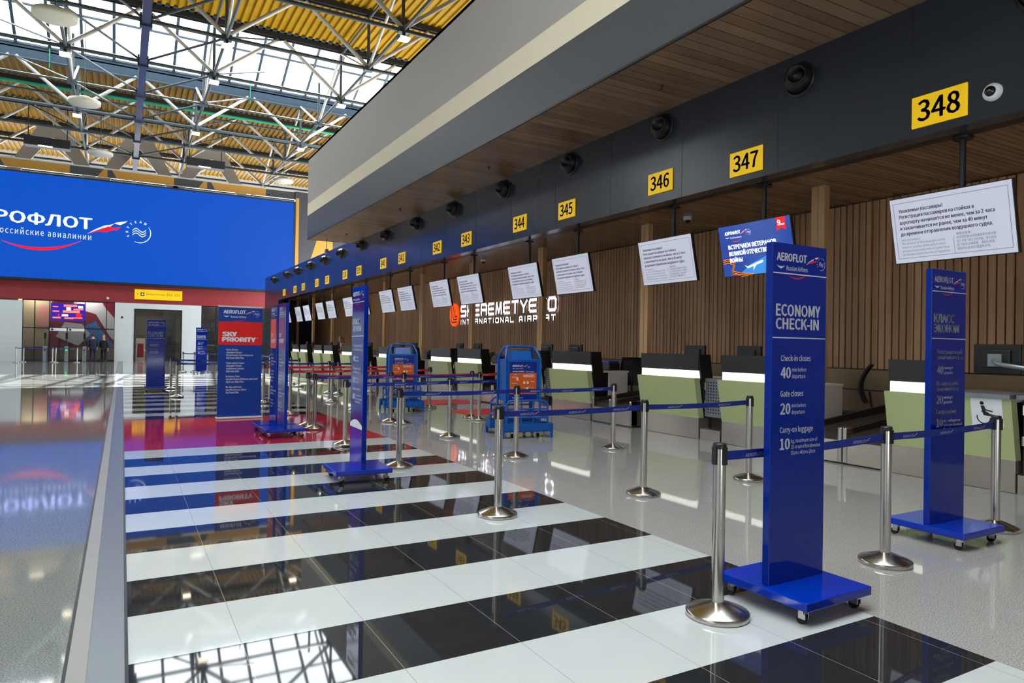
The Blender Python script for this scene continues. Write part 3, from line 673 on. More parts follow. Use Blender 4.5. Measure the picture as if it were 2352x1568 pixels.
MON_W, MON_H = 1.37, 0.80
MON_Y = {348: 4.53, 347: 7.40, 346: 9.40, 345: 12.38, 344: 14.42, 343: 17.44, 342: 19.5, 341: 22.4, 340: 24.4, 339: 27.3, 338: 29.3, 337: 32.2, 336: 34.2, 335: 37.0, 334: 39.0, 333: 41.9}
RU = ['Уважаемые пассажиры!', 'Регистрация пассажиров на стойках в', 'аэропорту начинается не менее, чем за 2 часа', 'и заканчивается не ранее, чем за 40 минут', 'до времени отправления воздушного судна.']
EN = ['Dear passengers!', 'The check-in of the passengers at the', 'check-in counters at the airport starts', 'at least 2 hours and ends no earlier than', '40 minutes before the time of departure.']
ZH = ['尊敬的旅客：', '机场值机柜台的旅客登机手续办理', '至少于起飞前2小时开始，并于航班', '起飞前40分钟结束。请各位旅客', '提前到达机场办理登机手续。']
def notice():
    m = MB(); W_, H_ = MON_W, MON_H; x = -0.004; o = Vector((x, W_ / 2, -H_))
    P = lambda u, v: o + NEG_Y * u + UP * v
    for i, s in enumerate(RU):
        wd = [0.53, 0.87, 1.08, 1.0, 1.05][i]
        m.text(s, P(0.10, H_ - 0.175 - 0.0715 * i), NEG_Y, UP, 0.043, DARKP, width=wd, bold=0.012)
    for i, s in enumerate(EN): m.text(s, P(0.10, 0.272 - 0.046 * i), NEG_Y, UP, 0.027, GREYP, width=[0.23, 0.52, 0.52, 0.56, 0.57][i], bold=0.0)
    for i, s in enumerate(ZH): m.text(s, P(0.75, 0.272 - 0.044 * i), NEG_Y, UP, 0.026, GREYP, width=[0.17, 0.42, 0.42, 0.40, 0.36][i], bold=0.0)
    for a, b in (((0.04, 0.055), (1.33, 0.059)), ((0.04, H_ - 0.059), (1.33, H_ - 0.055)), ((0.04, 0.055), (0.044, H_ - 0.055)), ((1.326, 0.055), (1.33, H_ - 0.055)), ((0.715, 0.06), (0.718, 0.27))):
        m.add([P(a[0], a[1]), P(b[0], a[1]), P(b[0], b[1]), P(a[0], b[1])], [(0, 1, 2, 3)], DARKP)
    return m
def poster():
    m = MB(); W_, H_ = MON_W, MON_H; o = Vector((-0.004, W_ / 2, -H_)); P = lambda u, v: o + NEG_Y * u + UP * v
    N = Vector((-0.002, 0, 0))
    m.add([P(0.3, 0.0), P(1.37, 0.0), P(1.37, 0.38), P(1.0, 0.3), P(0.55, 0.16)], [(0, 1, 2, 3, 4)], POSTERL)
    brand(m, P(0.12, 0.66) + N, NEG_Y, UP, 0.52, 'АЭРОФЛОТ', 'Российские авиалинии', WHITEE, REDE)
    m.add([P(1.13, H_) + N, P(1.29, H_) + N, P(1.29, 0.6) + N, P(1.21, 0.645) + N, P(1.13, 0.6) + N], [(0, 1, 2, 3, 4)], REDE)
    m.text('9', P(1.15, 0.68) + 2 * N, NEG_Y, UP, 0.08, WHITEE); m.text('мая', P(1.205, 0.68) + 2 * N, NEG_Y, UP, 0.028, WHITEE)
    for i, s in enumerate(('ВСТРЕЧАЕМ ВЕТЕРАНОВ', 'ВЕЛИКОЙ ОТЕЧЕСТВЕННОЙ', 'ВОЙНЫ')): m.text(s, P(0.16, 0.43 - 0.105 * i) + 2 * N, NEG_Y, UP, 0.065, WHITEE, width=[0.93, 0.96, 0.26][i], bold=0.02)
    m.add([P(0.5, 0.1) + 2 * N, P(0.78, 0.165) + 2 * N, P(0.82, 0.19) + 2 * N, P(0.79, 0.205) + 2 * N, P(0.5, 0.13) + 2 * N, P(0.44, 0.16) + 2 * N], [(0, 1, 2, 3, 4, 5)], WHITEE)
    m.add([P(0.62, 0.13) + 2 * N, P(0.68, 0.15) + 2 * N, P(0.6, 0.06) + 2 * N], [(0, 1, 2)], WHITEE)
    for k in range(5):
        pts = [(0.02, 0.26), (0.12, 0.27), (0.25, 0.22), (0.17, 0.08), (0.35, 0.03), (0.6, 0.0)]
        for a, b in zip(pts[:-1], pts[1:]):
            d = -0.014 * k
            m.add([P(a[0], a[1] + d + 0.014) + N, P(a[0], a[1] + d) + N, P(b[0], max(0, b[1] + d)) + N, P(b[0], max(0.001, b[1] + d + 0.014)) + N], [(0, 1, 2, 3)], ORE if k % 2 == 0 else BLKE)
    return m
NOTICE = None
mx_ = 8.4
for n, yy in MON_Y.items():
    lb = 'hanging blue holiday poster screen for counter 347' if n == 347 else 'hanging white notice screen on a black pole behind number sign %d' % n
    zt = 3.36 if n == 348 else 3.42
    t = thing('hanging_screen', lb, 'screen', (mx_, yy, zt), 0, 'screens hanging over the counters')
    tilt = math.atan2(0.17, 0.8)
    def put(mb, name): return mb.build(name, t, rot=(0, -tilt, 0)) if isinstance(mb, MB) else None
    put(MB().bbox((0.0, -MON_W / 2 - 0.012, -MON_H - 0.012), (0.06, MON_W / 2 + 0.012, 0.012), FRAMEB, 0.008), 'casing')
    put(MB().box((-0.002, -MON_W / 2, -MON_H), (0.01, MON_W / 2, 0), POSTER if n == 347 else SCREENW), 'display')
    if n == 347: put(poster(), 'picture')
    elif NOTICE is None: NOTICE = put(notice(), 'lettering')
    else:
        q = NOTICE.copy(); COL.objects.link(q); q.parent = t
    p = MB(); p.bar((0.16, -0.1, -0.4), (0.16, -0.1, 4.08 - zt), 0.035, BLACKP, 12); p.bar((0.16, -0.1, 3.96 - zt), (0.16, -0.1, 3.99 - zt), 0.11, BLACKP, 12); p.bar((0.145, -0.1, -0.4), (0.19, -0.1, -0.4), 0.05, BLACKP, 8)
    p.build('pole', t)

# ------------------------------------------------------------------ wall sign with the airport name
ws = thing('airport_name_sign', 'glowing white airport name with orange oval emblem on the slatted wall', 'sign', (XW - 0.05, 20.6, 2.2))
STROKES = {   # centre lines on a unit box
    'S': [[(1, 1), (0.1, 1), (0, .9), (0, .58), (0.1, .5), (.9, .5), (1, .42), (1, .1), (.9, 0), (0, 0)]], 'H': [[(0, 0), (0, 1)], [(1, 0), (1, 1)], [(0, .5), (1, .5)]],
    'E': [[(1, 1), (.14, 1), (0, .84), (0, .16), (.14, 0), (1, 0)], [(0, .5), (.95, .5)]], 'R': [[(0, 0), (0, 1), (.86, 1), (1, .84), (1, 0)], [(0, .46), (1, .46)]],
    'M': [[(0, 0), (.12, 1), (.5, .1), (.88, 1), (1, 0)]], 'T': [[(0, 1), (1, 1)], [(.5, 1), (.5, 0)]], 'Y': [[(0, 1), (.5, .42), (1, 1)], [(.5, .42), (.5, 0)]],
    'V': [[(0, 1), (.5, 0), (1, 1)]], 'O': [[(0, .16), (0, .84), (.14, 1), (.86, 1), (1, .84), (1, .16), (.86, 0), (.14, 0), (0, .16)]], 'I': [[(.5, 0), (.5, 1)]],
    'N': [[(0, 0), (0, 1), (1, 0), (1, 1)]], 'A': [[(0, 0), (.12, .86), (.3, 1), (.7, 1), (.88, .86), (1, 0)], [(.06, .36), (.94, .36)]], 'L': [[(0, 1), (0, 0), (1, 0)]], 'P': [[(0, 0), (0, 1), (.86, 1), (1, .86), (1, .56), (.86, .42), (0, .42)]]}
def stroke_word(mb, word, y_left, z, h, total, th, gap):
    n = sum(0.5 if c == ' ' else (0.35 if c == 'I' else 1.0) for c in word); cw = (total - gap * (len(word) - 1)) / n
    u = 0.0
    for c in word:
        wd = cw * (0.5 if c == ' ' else (0.35 if c == 'I' else 1.0))
        if c != ' ':
            for k, path in enumerate(STROKES[c]):
                P_ = [(u + th / 2 + px * (wd - th), z + th / 2 + pz * (h - th)) for px, pz in path]
                for (a0, a1), (b0, b1) in zip(P_[:-1], P_[1:]):
                    d = Vector((b0 - a0, b1 - a1)); d.normalize(); e = d * th * 0.5 * 0.8; nn = Vector((-d.y, d.x)) * th / 2
                    q = [(a0 - e.x - nn.x, a1 - e.y - nn.y), (b0 + e.x - nn.x, b1 + e.y - nn.y), (b0 + e.x + nn.x, b1 + e.y + nn.y), (a0 - e.x + nn.x, a1 - e.y + nn.y)]
                    V = [Vector((-0.09, y_left - p[0], p[1])) for p in q]; B_ = [v + Vector((0.035, 0, 0)) for v in V]
                    mb.add(V, [(0, 1, 2, 3)], LOGOW); mb.add(V + B_, [(i, (i + 1) % 4, 4 + (i + 1) % 4, 4 + i) for i in range(4)], FRAMEB)
        u += wd + gap
sg = MB(); stroke_word(sg, 'SHEREMETYEVO', 3.08, 0.31, 0.45, 6.62, 0.095, 0.07); sg.build('name_letters', ws)
sg = MB(); stroke_word(sg, 'INTERNATIONAL AIRPORT', 3.08, 0.03, 0.2, 6.58, 0.048, 0.1); sg.build('subtitle_letters', ws)
em = MB(); pts = [(0.37 * math.cos(2 * PI * i / 36), 0.44 * math.sin(2 * PI * i / 36)) for i in range(36)]
em.poly(pts, (-0.01, 3.74, 0.43), NEG_Y, UP, LOGOO, 0.07)
for k in range(3):
    a = [(-0.16 + 0.14 * k, 0.38 - 0.07 * k), (-0.22 + 0.17 * k, -0.18 + 0.1 * k), (-0.1 + 0.13 * k, -0.3 + 0.1 * k), (0.3 + 0.02 * k, -0.28 + 0.11 * k)]
    for p, q in zip(a[:-1], a[1:]):
        d = Vector((q[0] - p[0], q[1] - p[1])).normalized() * 0.026; nn = (-d[1], d[0])
        em.poly([(p[0] - nn[0], p[1] - nn[1]), (q[0] - nn[0], q[1] - nn[1]), (q[0] + nn[0], q[1] + nn[1]), (p[0] + nn[0], p[1] + nn[1])], (-0.084, 3.74, 0.43), NEG_Y, UP, FRAMEB)
em.build('emblem', ws)

# ------------------------------------------------------------------ check-in counters
def xz_prism(mb, prof, ya, yb, m):
    n = len(prof); vs = [(x, ya, z) for x, z in prof] + [(x, yb, z) for x, z in prof]
    mb.add(vs, [tuple(range(n)), tuple(range(n, 2 * n))[::-1]] + [(i, n + i, n + (i + 1) % n, (i + 1) % n)[::1] for i in range(n)], m)
    return mb
def make_counter(label, loc, wdt=1.4, slab=True, accessible=False):
    t = thing('check_in_counter', label, 'counter', loc, 0, 'green and black check-in counters'); h = wdt / 2
    MB().box((0.0, -h, 0.005), (0.5, h, 0.34), KICK).build('kick_plate', t)
    xz_prism(MB(), [(0.0, 0.34), (-0.11, 0.985), (0.005, 0.985), (0.115, 0.34)], -h, h, GREEN).build('front_panel', t)
    bw = (-h, h) if not accessible else (h - 0.62, h)
    MB().box((-0.02, bw[0] + 0.005, 0.985), (0.12, bw[1] - 0.02, 1.105), STRIP).build('light_strip', t)
    xz_prism(MB(), [(-0.015, 1.105), (-0.03, 1.365), (0.12, 1.365), (0.12, 1.105)], bw[0], bw[1], BLACKL).build('upper_panel', t)
    if slab: xz_prism(MB(), [(0.115, 0.42), (0.0, 1.1), (-0.03, 1.365), (0.21, 1.365), (0.36, 0.42)], -h - 0.03, -h, BLACKS).build('end_panel', t)
    m = MB(); m.box((0.005, -h, 0.95), (0.95, h, 0.985), WHITEL); m.box((0.12, -h, 0.34), (0.5, h, 0.95), BLACKS); m.build('worktop', t)
    if accessible: MB().box((-0.14, -h, 0.985), (0.95, h - 0.65, 1.03), PERF).build('counter_ledge', t)
    if slab: MB().box((0.42, -h - 0.02, 0.35), (0.9, -h + 0.02, 0.96), WHITEL).build('desk_panel', t)
    return t
CY = {}
for p in range(8):
    base = 4.82 * p
    for n, c, slab in ((347 - 2 * p, 6.97 + base, True), (346 - 2 * p, 8.86 + base, True)):
        if n < 333: continue
        make_counter('black and green check-in counter under number sign %d' % n, (XF, c, 0), 1.4, slab); CY[n] = c
make_counter('low accessible check-in counter with wheelchair sign under number 348', (XF, 4.32, 0), 1.36, False, True); CY[348] = 4.32
def make_gap(label, y0_, y1_):
    t = thing('counter_cabinet', label, 'cabinet', (XF, (y0_ + y1_) / 2, 0), 0, 'perforated cabinets between counters'); h = (y1_ - y0_) / 2 - 0.035
    d = MB(); d.box((0.1, -h, 0.37), (0.5, h, 0.985), PERF); d.build('body', t)
    d = MB()
    for r in range(11):
        for c in range(6): d.box((0.098, -h + 0.06 + c * 0.055, 0.43 + r * 0.048), (0.1, -h + 0.085 + c * 0.055, 0.452 + r * 0.048), HOLE)
    d.build('perforation', t)
    d = MB(); d.box((0.25, -h, 0.0), (0.5, h, 0.37), BELTR); d.box((0.0, -h, 0.0), (0.25, h, 0.18), KICK); d.build('plinth', t)
    d = MB(); d.bar((0.07, h - 0.03, 0.5), (0.07, h - 0.03, 0.62), 0.012, POLISHED); d.bar((0.07, h - 0.03, 0.8), (0.07, h - 0.03, 0.92), 0.012, POLISHED); d.build('hinge', t)
for p in range(7): make_gap('grey perforated cabinet between counters %d and %d' % (347 - 2 * p, 346 - 2 * p), 7.67 + 4.82 * p, 8.16 + 4.82 * p)
def make_conveyor(label, yc):
    t = thing('baggage_conveyor', label, 'conveyor', (XF, yc, 0), 0, 'baggage conveyors between counters')
    f = MB(); f.box((0.0, -0.3, 0.02), (0.4, 0.3, 0.30), KICK); f.box((0.03, -0.3, 0.0), (2.9, 0.3, 0.03), FRAMEB); f.box((0.4, -0.3, 0.02), (2.9, 0.3, 0.26), KICK); f.build('frame', t)
    f = MB(); xz_prism(f, [(0.06, 0.30), (0.06, 0.38), (0.2, 0.4), (2.9, 0.66), (2.9, 0.3)], -0.25, 0.25, BELTR); f.build('belt', t)
    for s in (-1, 1):
        f = MB(); xz_prism(f, [(0.12, 0.26), (0.12, 0.46), (2.9, 0.8), (2.9, 0.3)], s * 0.275 - 0.02, s * 0.275 + 0.02, BELTR); f.build('side_guard', t)
        f = MB(); f.bbox((-0.015, s * 0.27 - 0.03, 0.02), (0.14, s * 0.27 + 0.03, 0.475), STEEL, 0.015); f.build('end_post', t)
    return t
for p in range(8):
    for k in (0, 1):
        n = (348 if p == 0 else 347 - 2 * p + 1) if False else (347 - 2 * p + 1 if k == 0 else 347 - 2 * p)
        yc = 5.31 + 4.82 * p + 0.61 * k
        a, b = 348 - 2 * p, 347 - 2 * p
        if b < 333: continue
        make_conveyor('dark baggage conveyor with steel end posts, beside counter %d' % (a if k == 0 else b), yc)
cab = thing('counter_cabinet', 'dark brown cabinet with hinges at the right end beside the wheelchair sign', 'cabinet', (XF, 3.1, 0))
MB().box((0.1, -0.5, 0.2), (0.7, 0.52, 0.985), mat('dark_brown_laminate', (46, 34, 28), 0.45)).build('body', cab)
MB().box((0.0, -3.0, 0.0), (0.4, 0.52, 0.2), KICK).build('kick_plate', cab)
d = MB(); d.bar((0.06, 0.5, 0.5), (0.06, 0.5, 0.6), 0.015, POLISHED); d.bar((0.06, 0.5, 0.82), (0.06, 0.5, 0.92), 0.015, POLISHED); d.build('hinge', cab)
d = MB(); d.box((-0.06, -0.5, 0.985), (0.9, 0.515, 1.03), PERF); d.build('worktop', cab)
wc = thing('wheelchair_sign', 'white wheelchair symbol plate on the green counter front', 'sign', (XF - 0.07, 3.88, 0.83), 0)
tl = math.atan2(0.11, 0.645)
M = Matrix.Rotation(-0.169, 4, 'Y')
d = MB(); d.bbox((-0.016, -0.155, -0.155), (0.0, 0.155, 0.155), WHITE, 0.006, M=M); d.build('plate', wc)
d = MB(); ox = M @ Vector((-0.018, 0, 0)); uz = M @ UP
for k in range(20):
    a0, a1 = 2 * PI * k / 20, 2 * PI * (k + 1) / 20
    if 0.55 < a0 / PI < 0.9 or a0 < 0.6: continue
    d.poly([(0.06 * math.cos(a0), 0.06 * math.sin(a0)), (0.072 * math.cos(a0), 0.072 * math.sin(a0)), (0.072 * math.cos(a1), 0.072 * math.sin(a1)), (0.06 * math.cos(a1), 0.06 * math.sin(a1))], ox + NEG_Y * -0.03 + uz * -0.055, NEG_Y, uz, INK)
d.poly([(0.02 * math.cos(2 * PI * i / 14) - 0.04, 0.02 * math.sin(2 * PI * i / 14) + 0.1) for i in range(14)], ox, NEG_Y, uz, INK)
d.poly([(-0.055, 0.07), (-0.02, 0.075), (-0.005, 0.035), (0.06, 0.02), (0.06, 0.008), (-0.01, 0.02), (-0.015, 0.0), (0.085, -0.025), (0.11, -0.12), (0.09, -0.12), (0.075, -0.045), (-0.03, -0.03)], ox, NEG_Y, uz, INK)
d.build('symbol', wc)

# desk equipment
def make_monitor(label, loc, rz=0.0, arm=False):
    t = thing('desk_monitor', label, 'monitor', loc, rz, 'computer monitors on the counters')
    m = MB(); m.bbox((-0.03, -0.24, 0.2), (0.02, 0.24, 0.53), BLACKP, 0.012); m.bbox((-0.06, -0.15, 0.27), (-0.02, 0.15, 0.47), BLACKP, 0.015); m.build('casing', t)
    MB().box((0.02, -0.22, 0.22), (0.024, 0.22, 0.51), LENS).build('display', t)
    if arm:
        MB().box((-0.075, -0.07, 0.28), (-0.06, 0.07, 0.42), PERF).build('mount_plate', t)
        MB().tube([(-0.08, 0, 0.35), (-0.12, -0.04, 0.32), (-0.14, -0.12, 0.3), (-0.14, -0.35, 0.27), (-0.1, -0.45, 0.24), (-0.05, -0.47, 0.15), (-0.05, -0.47, 0.0)], 0.028, PERF).build('arm', t)
    else:
        m = MB(); m.bar((-0.03, 0, 0.02), (-0.03, 0, 0.3), 0.03, BLACKP); m.bbox((-0.1, -0.13, 0), (0.08, 0.13, 0.02), BLACKP, 0.006); m.build('stand', t)
    return t
make_monitor('black monitor on a silver arm above the accessible counter', (8.55, 4.03, 1.03), 0.0, True)
mon = None
for n, c in CY.items():
    if n == 348: continue
    lb = 'black computer monitor behind counter %d' % n
    loc = (8.72, c + (0.02 if n % 2 == 0 else 0.72) - 0.0, 0.985)
    if mon is None: mon = make_monitor(lb, loc)
    else: dup(mon, loc, 0, lb)
def make_printer(label, loc):
    t = thing('label_printer', label, 'printer', loc, 0, 'blue topped label printers on the desks')
    MB().bbox((-0.14, -0.15, 0), (0.14, 0.15, 0.16), BLACKP, 0.02).build('body', t)
    MB().bbox((-0.14, -0.14, 0.1), (0.12, 0.14, 0.2), mat('printer_blue', (10, 52, 130), 0.4), 0.02).build('cover', t)
    return t
pr = None
for n in (345, 343, 341, 339, 337, 335):
    lb = 'blue and black label printer on the desk beside counter %d' % n; loc = (8.78, CY[n] - 0.42, 0.985)
    if pr is None: pr = make_printer(lb, loc)
    else: dup(pr, loc, 0, lb)
def make_chair(label, loc, rz):
    t = thing('office_chair', label, 'chair', loc, rz, 'black office chairs behind the counters')
    b = MB()
    for k in range(5):
        a = 2 * PI * k / 5 + 0.3; b.bar((0, 0, 0.12), (0.3 * math.cos(a), 0.3 * math.sin(a), 0.07), 0.022, BLACKP, r2=0.014)
    b.bar((0, 0, 0.1), (0, 0, 0.45), 0.028, BLACKP, 10); b.build('base', t)
    for k in range(5):
        a = 2 * PI * k / 5 + 0.3; MB().bar((0.3 * math.cos(a) - 0.02 * math.sin(a), 0.3 * math.sin(a) + 0.02 * math.cos(a), 0.032), (0.3 * math.cos(a) + 0.02 * math.sin(a), 0.3 * math.sin(a) - 0.02 * math.cos(a), 0.032), 0.03, RUBBER, 10).build('caster', t)
    MB().bbox((-0.24, -0.24, 0.46), (0.24, 0.24, 0.53), MESHF, 0.03).build('seat', t)
    vs = []; N_ = 9; K = 7
    for i in range(N_):
        v = i / (N_ - 1); z = 0.68 + 0.58 * v; x = 0.22 + 0.10 * math.sin(v * PI) * -0.9 + 0.07 * v * v; hw = 0.2 + 0.03 * math.sin(v * PI)
        for k in range(K):
            u = k / (K - 1) * 2 - 1; vs.append((x - 0.05 * u * u, hw * u, z))
    fs = [(i * K + k, i * K + k + 1, (i + 1) * K + k + 1, (i + 1) * K + k) for i in range(N_ - 1) for k in range(K - 1)]
    n0 = len(vs); vs2 = vs + [(x + 0.025, y_, z) for x, y_, z in vs]
    rim = [k for k in range(K)] + [i * K + K - 1 for i in range(1, N_)] + [(N_ - 1) * K + k for k in range(K - 2, -1, -1)] + [i * K for i in range(N_ - 2, 0, -1)]
    fs2 = fs + [tuple(n0 + i for i in f[::-1]) for f in fs] + [(a, b, n0 + b, n0 + a) for a, b in zip(rim, rim[1:] + rim[:1])]
    MB().add(vs2, fs2, MESHF, True).build('backrest', t)
    MB().tube([(0.0, 0, 0.45), (0.2, 0, 0.44), (0.3, 0, 0.52), (0.27, 0, 0.68), (0.25, 0, 0.85)], 0.018, BLACKP).build('back_bracket', t)
    return t
ch = make_chair('black mesh office chair beside the conveyor at counter 347', (9.76, 6.63, 0), -1.0)
for n, c in CY.items():
    if n in (347, 348): continue
    yy = c - 0.15 if n % 2 == 0 else c + 0.1
    while min(abs(yy - (7.15 + 4.18 * j)) for j in range(10)) < 0.5: yy += 0.1
    if n == 345: dup(ch, (9.33, 11.38, 0), -2.15, 'black mesh-backed office chair in the gap between counters 345 and 346')
    else: dup(ch, (9.45, yy, 0), 0.4 if n % 2 else -0.3, 'black office chair behind counter %d' % n)

# ------------------------------------------------------------------ sign stands
ROMAN = ('RUS', 'ENG')
def econ_face(mb, o, ux, uy, wd, hgt, kind):
    """print on one panel face; o = lower left corner"""
    o, ux, uy = Vector(o), Vector(ux), Vector(uy); W_ = SILVERP if kind != 'mid' else WHITE
    P = lambda u, v: o + ux * u * wd + uy * v
    def line(v): mb.add([P(0, v), P(1, v), P(1, v + 0.006), P(0, v + 0.006)], [(0, 1, 2, 3)], W_)
    eng = kind == 'eng'
    brand(mb, P(0.055, hgt - 0.1), ux, uy, 0.9 * wd, 'AEROFLOT', 'Russian Airlines', W_, REDP)
    line(hgt - 0.175)
    if kind == 'sky' or kind == 'sky2':
        n = ux.cross(uy) * 0.0006
        mb.add([P(0, 1.22) + n, P(0.86, 1.22) + n, P(0.86, 1.7) + n, P(0, 1.7) + n], [(0, 1, 2, 3)], mat('coral_print', (226, 70, 56), 0.35) if kind == 'sky' else MAGENTAP)
        for i, s in enumerate(('SKY', 'PRIORITY')): mb.text(s, P(0.07, 1.4 - 0.09 * i) + 2 * n, ux, uy, 0.06, WHITE, width=(0.14, 0.36)[i], bold=0.02)
        for i, s in enumerate(('Класс Бизнес', '«Аэрофлот Бонус»', 'Платиновый и Золотой уровни', 'SkyTeam Elite Plus', '', 'Также приветствуем', '«Аэрофлот Бонус»', 'Серебряного уровня', 'SkyTeam Elite', '', 'Business Class', 'Aeroflot Bonus Platinum and Gold', 'SkyTeam Elite Plus', '', 'We also welcome:', 'Aeroflot Bonus Silver', 'SkyTeam Elite')):
            if s: mb.text(s, P(0.14, 1.1 - 0.053 * i), ux, uy, 0.03, W_, width=0.0122 * len(s), bold=0.0)
        return
    T = ('ECONOMY', 'CHECK-IN') if eng else ('КЛАСС', 'ЭКОНОМ')
    mb.text(T[0], P(0.05, hgt - 0.412), ux, uy, 0.064, W_, width=(0.84 if eng else 0.6) * wd, bold=0.015)
    mb.text(T[1], P(0.05, hgt - 0.487), ux, uy, 0.06, W_, width=(0.81 if eng else 0.74) * wd, bold=0.015)
    line(hgt - 0.54)
    heads = (('Check-in closes',), ('Gate closes',), ('Carry-on luggage',)) if eng else (('Регистрация на рейс', 'заканчивается за'), ('Посадка на рейс', 'заканчивается за'), ('Багаж в кабину',))
    if eng:
        z = [hgt - 0.668, hgt - 0.87, hgt - 1.075]; nz_ = [hgt - 0.765, hgt - 0.97, hgt - 1.17]
    else:
        z = [hgt - 0.655, hgt - 0.90, hgt - 1.12]; nz_ = [hgt - 0.81, hgt - 1.04, hgt - 1.22]
    for k in range(3):
        for i, s in enumerate(heads[k]): mb.text(s, P(0.15, z[k] - 0.042 * i), ux, uy, 0.031, W_, width=[(0.56, 0.43, 0.62), (0.78, 0.64, 0.6)][0 if eng else 1][k] * wd, bold=0.01)
        mb.text(('40', '20', '10')[k], P(0.15, nz_[k]), ux, uy, 0.06, W_, width=0.19 * wd, bold=0.015)
        if k < 2:
            for i, s in enumerate(('min before', 'departure') if eng else ('минут', 'до вылета')): mb.text(s, P(0.36, nz_[k] + 0.036 - 0.038 * i), ux, uy, 0.022, W_, width=(0.27, 0.25)[i] * wd, bold=0.0)
        else:
            for i, s in enumerate(('kg, maximum size of', '115 cm sum of three dimensions', '55cm x 40cm x 20cm') if eng else ('кг, габариты', '115 см по сумме трёх измерений', '55см x 40см x 20см')): mb.text(s, P(0.36, nz_[k] + 0.034 - 0.034 * i), ux, uy, 0.021, W_, width=(0.5, 0.56, 0.46)[i] * wd, bold=0.0)
    if kind == 'mid':
        n = ux.cross(uy) * 0.0007
        mb.add([P(0.0, 0.0) + n, P(1, 0.0) + n, P(1, 0.45) + n, P(0, 0.45) + n], [(0, 1, 2, 3)], mat('violet_film', (70, 40, 160), 0.15))
        pts = [P(u / 10, 0.45 + 0.05 * math.sin(u / 10 * PI)) + 2 * n for u in range(11)] + [P(1, 0.41) + 2 * n, P(0, 0.41) + 2 * n]
        mb.add(pts, [tuple(range(len(pts)))], WHITE)
def make_stand(label, loc, rz, kind, hgt=2.06, group='tall blue sign stands', hang=0.0):
    t = thing('sign_stand', label, 'sign', loc, rz, group)
    MB().bbox((-0.285, -0.3, 0.085), (0.285, 0.3, 0.135), BLUEPLATE, 0.006).build('base_plate', t)
    for sx in (-1, 1):
        for sy in (-1, 1):
            c = MB(); x, y_ = sx * 0.23, sy * 0.24
            c.bar((x, y_, 0.06), (x, y_, 0.085), 0.026, POLISHED, 10); c.box((x - 0.018, y_ - 0.02, 0.03), (x - 0.012, y_ + 0.02, 0.07), POLISHED); c.box((x + 0.012, y_ - 0.02, 0.03), (x + 0.018, y_ + 0.02, 0.07), POLISHED)
            c.bar((x - 0.012, y_ + 0.012, 0.026), (x + 0.012, y_ + 0.012, 0.026), 0.026, RUBBER, 14); c.build('caster', t)
    w2 = 0.24
    p = MB().bbox((-w2, -0.024, 0.135), (w2, 0.024, hgt), BLUE, 0.004).build('panel', t)
    f = MB(); econ_face(f, (-w2 + 0.004, -0.0255, 0.135), (1, 0, 0), (0, 0, 1), 2 * w2 - 0.008, hgt - 0.135, kind); f.build('lettering', p)
    return t
make_stand('tall blue ECONOMY CHECK-IN sign stand nearest the camera', (3.4, 2.66, 0), 0.02, 'eng', 2.06)
ks_ = make_stand('tall blue Cyrillic economy class stand beside the wheelchair counter', (5.64, 3.03, 0), 0.0, 'rus', 2.1)
make_stand('narrow-looking blue and violet economy stand turned sideways on the stripes', (2.235, 7.28, 0), -PI / 2 - 0.03, 'mid', 2.07)
make_stand('blue stand with magenta block, near one of the sideways pair on the red floor', (2.19, 11.08, 0), -PI / 2 + 0.02, 'sky2', 2.06)
make_stand('blue stand with coral block, rear one of the sideways pair on the red floor', (2.19, 11.75, 0), -PI / 2 + 0.02, 'sky', 2.06)
make_stand('blue ECONOMY CHECK-IN sign stand in front of the white doorway', (0.86, 22.4, 0), 0.0, 'eng', 2.05)
make_stand('farthest blue economy sign stand, among the distant belt posts', (3.12, 33.9, 0), 0.25, 'eng', 2.06)
bn = thing('rollup_banner', 'red and blue SKY PRIORITY roll-up banner on the red floor', 'banner', (1.96, 13.95, 0), 0.04)
MB().bbox((-0.41, -0.1, 0.0), (0.41, 0.1, 0.035), WHITEL, 0.01).build('base', bn)
b = MB(); b.box((-0.395, -0.012, 0.03), (0.395, 0.0, 1.4), NAVY); b.box((-0.395, -0.012, 1.83), (0.395, 0.0, 2.1), NAVY); b.box((-0.395, -0.0125, 1.39), (0.395, 0.0, 1.83), REDP); b.build('canvas', bn)
MB().box((-0.4, -0.02, 2.1), (0.4, 0.01, 2.13), WHITEL).build('top_bar', bn)
MB().bar((0, 0.03, 0.02), (0, 0.03, 2.11), 0.012, STEEL).build('pole', bn)
b = MB(); ux, uy = Vector((1, 0, 0)), Vector((0, 0, 1)); yf = -0.0145
brand(b, (-0.31, yf, 1.985), ux, uy, 0.64, 'AEROFLOT', 'Russian Airlines', WHITE, REDP)
b.text('SKY', (-0.33, yf, 1.555), ux, uy, 0.078, WHITE, width=0.27, bold=0.03); b.text('PRIORITY', (-0.33, yf, 1.455), ux, uy, 0.078, WHITE, width=0.61, bold=0.03); b.text('™', (0.29, yf, 1.5), ux, uy, 0.03, WHITE, bold=0.0)
zz = 1.285
for s in ('Класс Бизнес', '«Аэрофлот Бонус»', 'Платиновый и Золотой уровни', 'SkyTeam Elite Plus', '', 'Также приветствуем', '«Аэрофлот Бонус»', 'Серебряного уровня', 'SkyTeam Elite', '', 'Business Class', 'Aeroflot Bonus Platinum and Gold', 'SkyTeam Elite Plus', '', 'We also welcome:', 'Aeroflot Bonus Silver', 'SkyTeam Elite'):
    if s: b.text(s, (-0.25, yf, zz), ux, uy, 0.033, WHITE, bold=0.012, width=0.0165 * len(s) * 1.08)
    zz -= 0.052 if s else 0.045
b.build('lettering', bn)

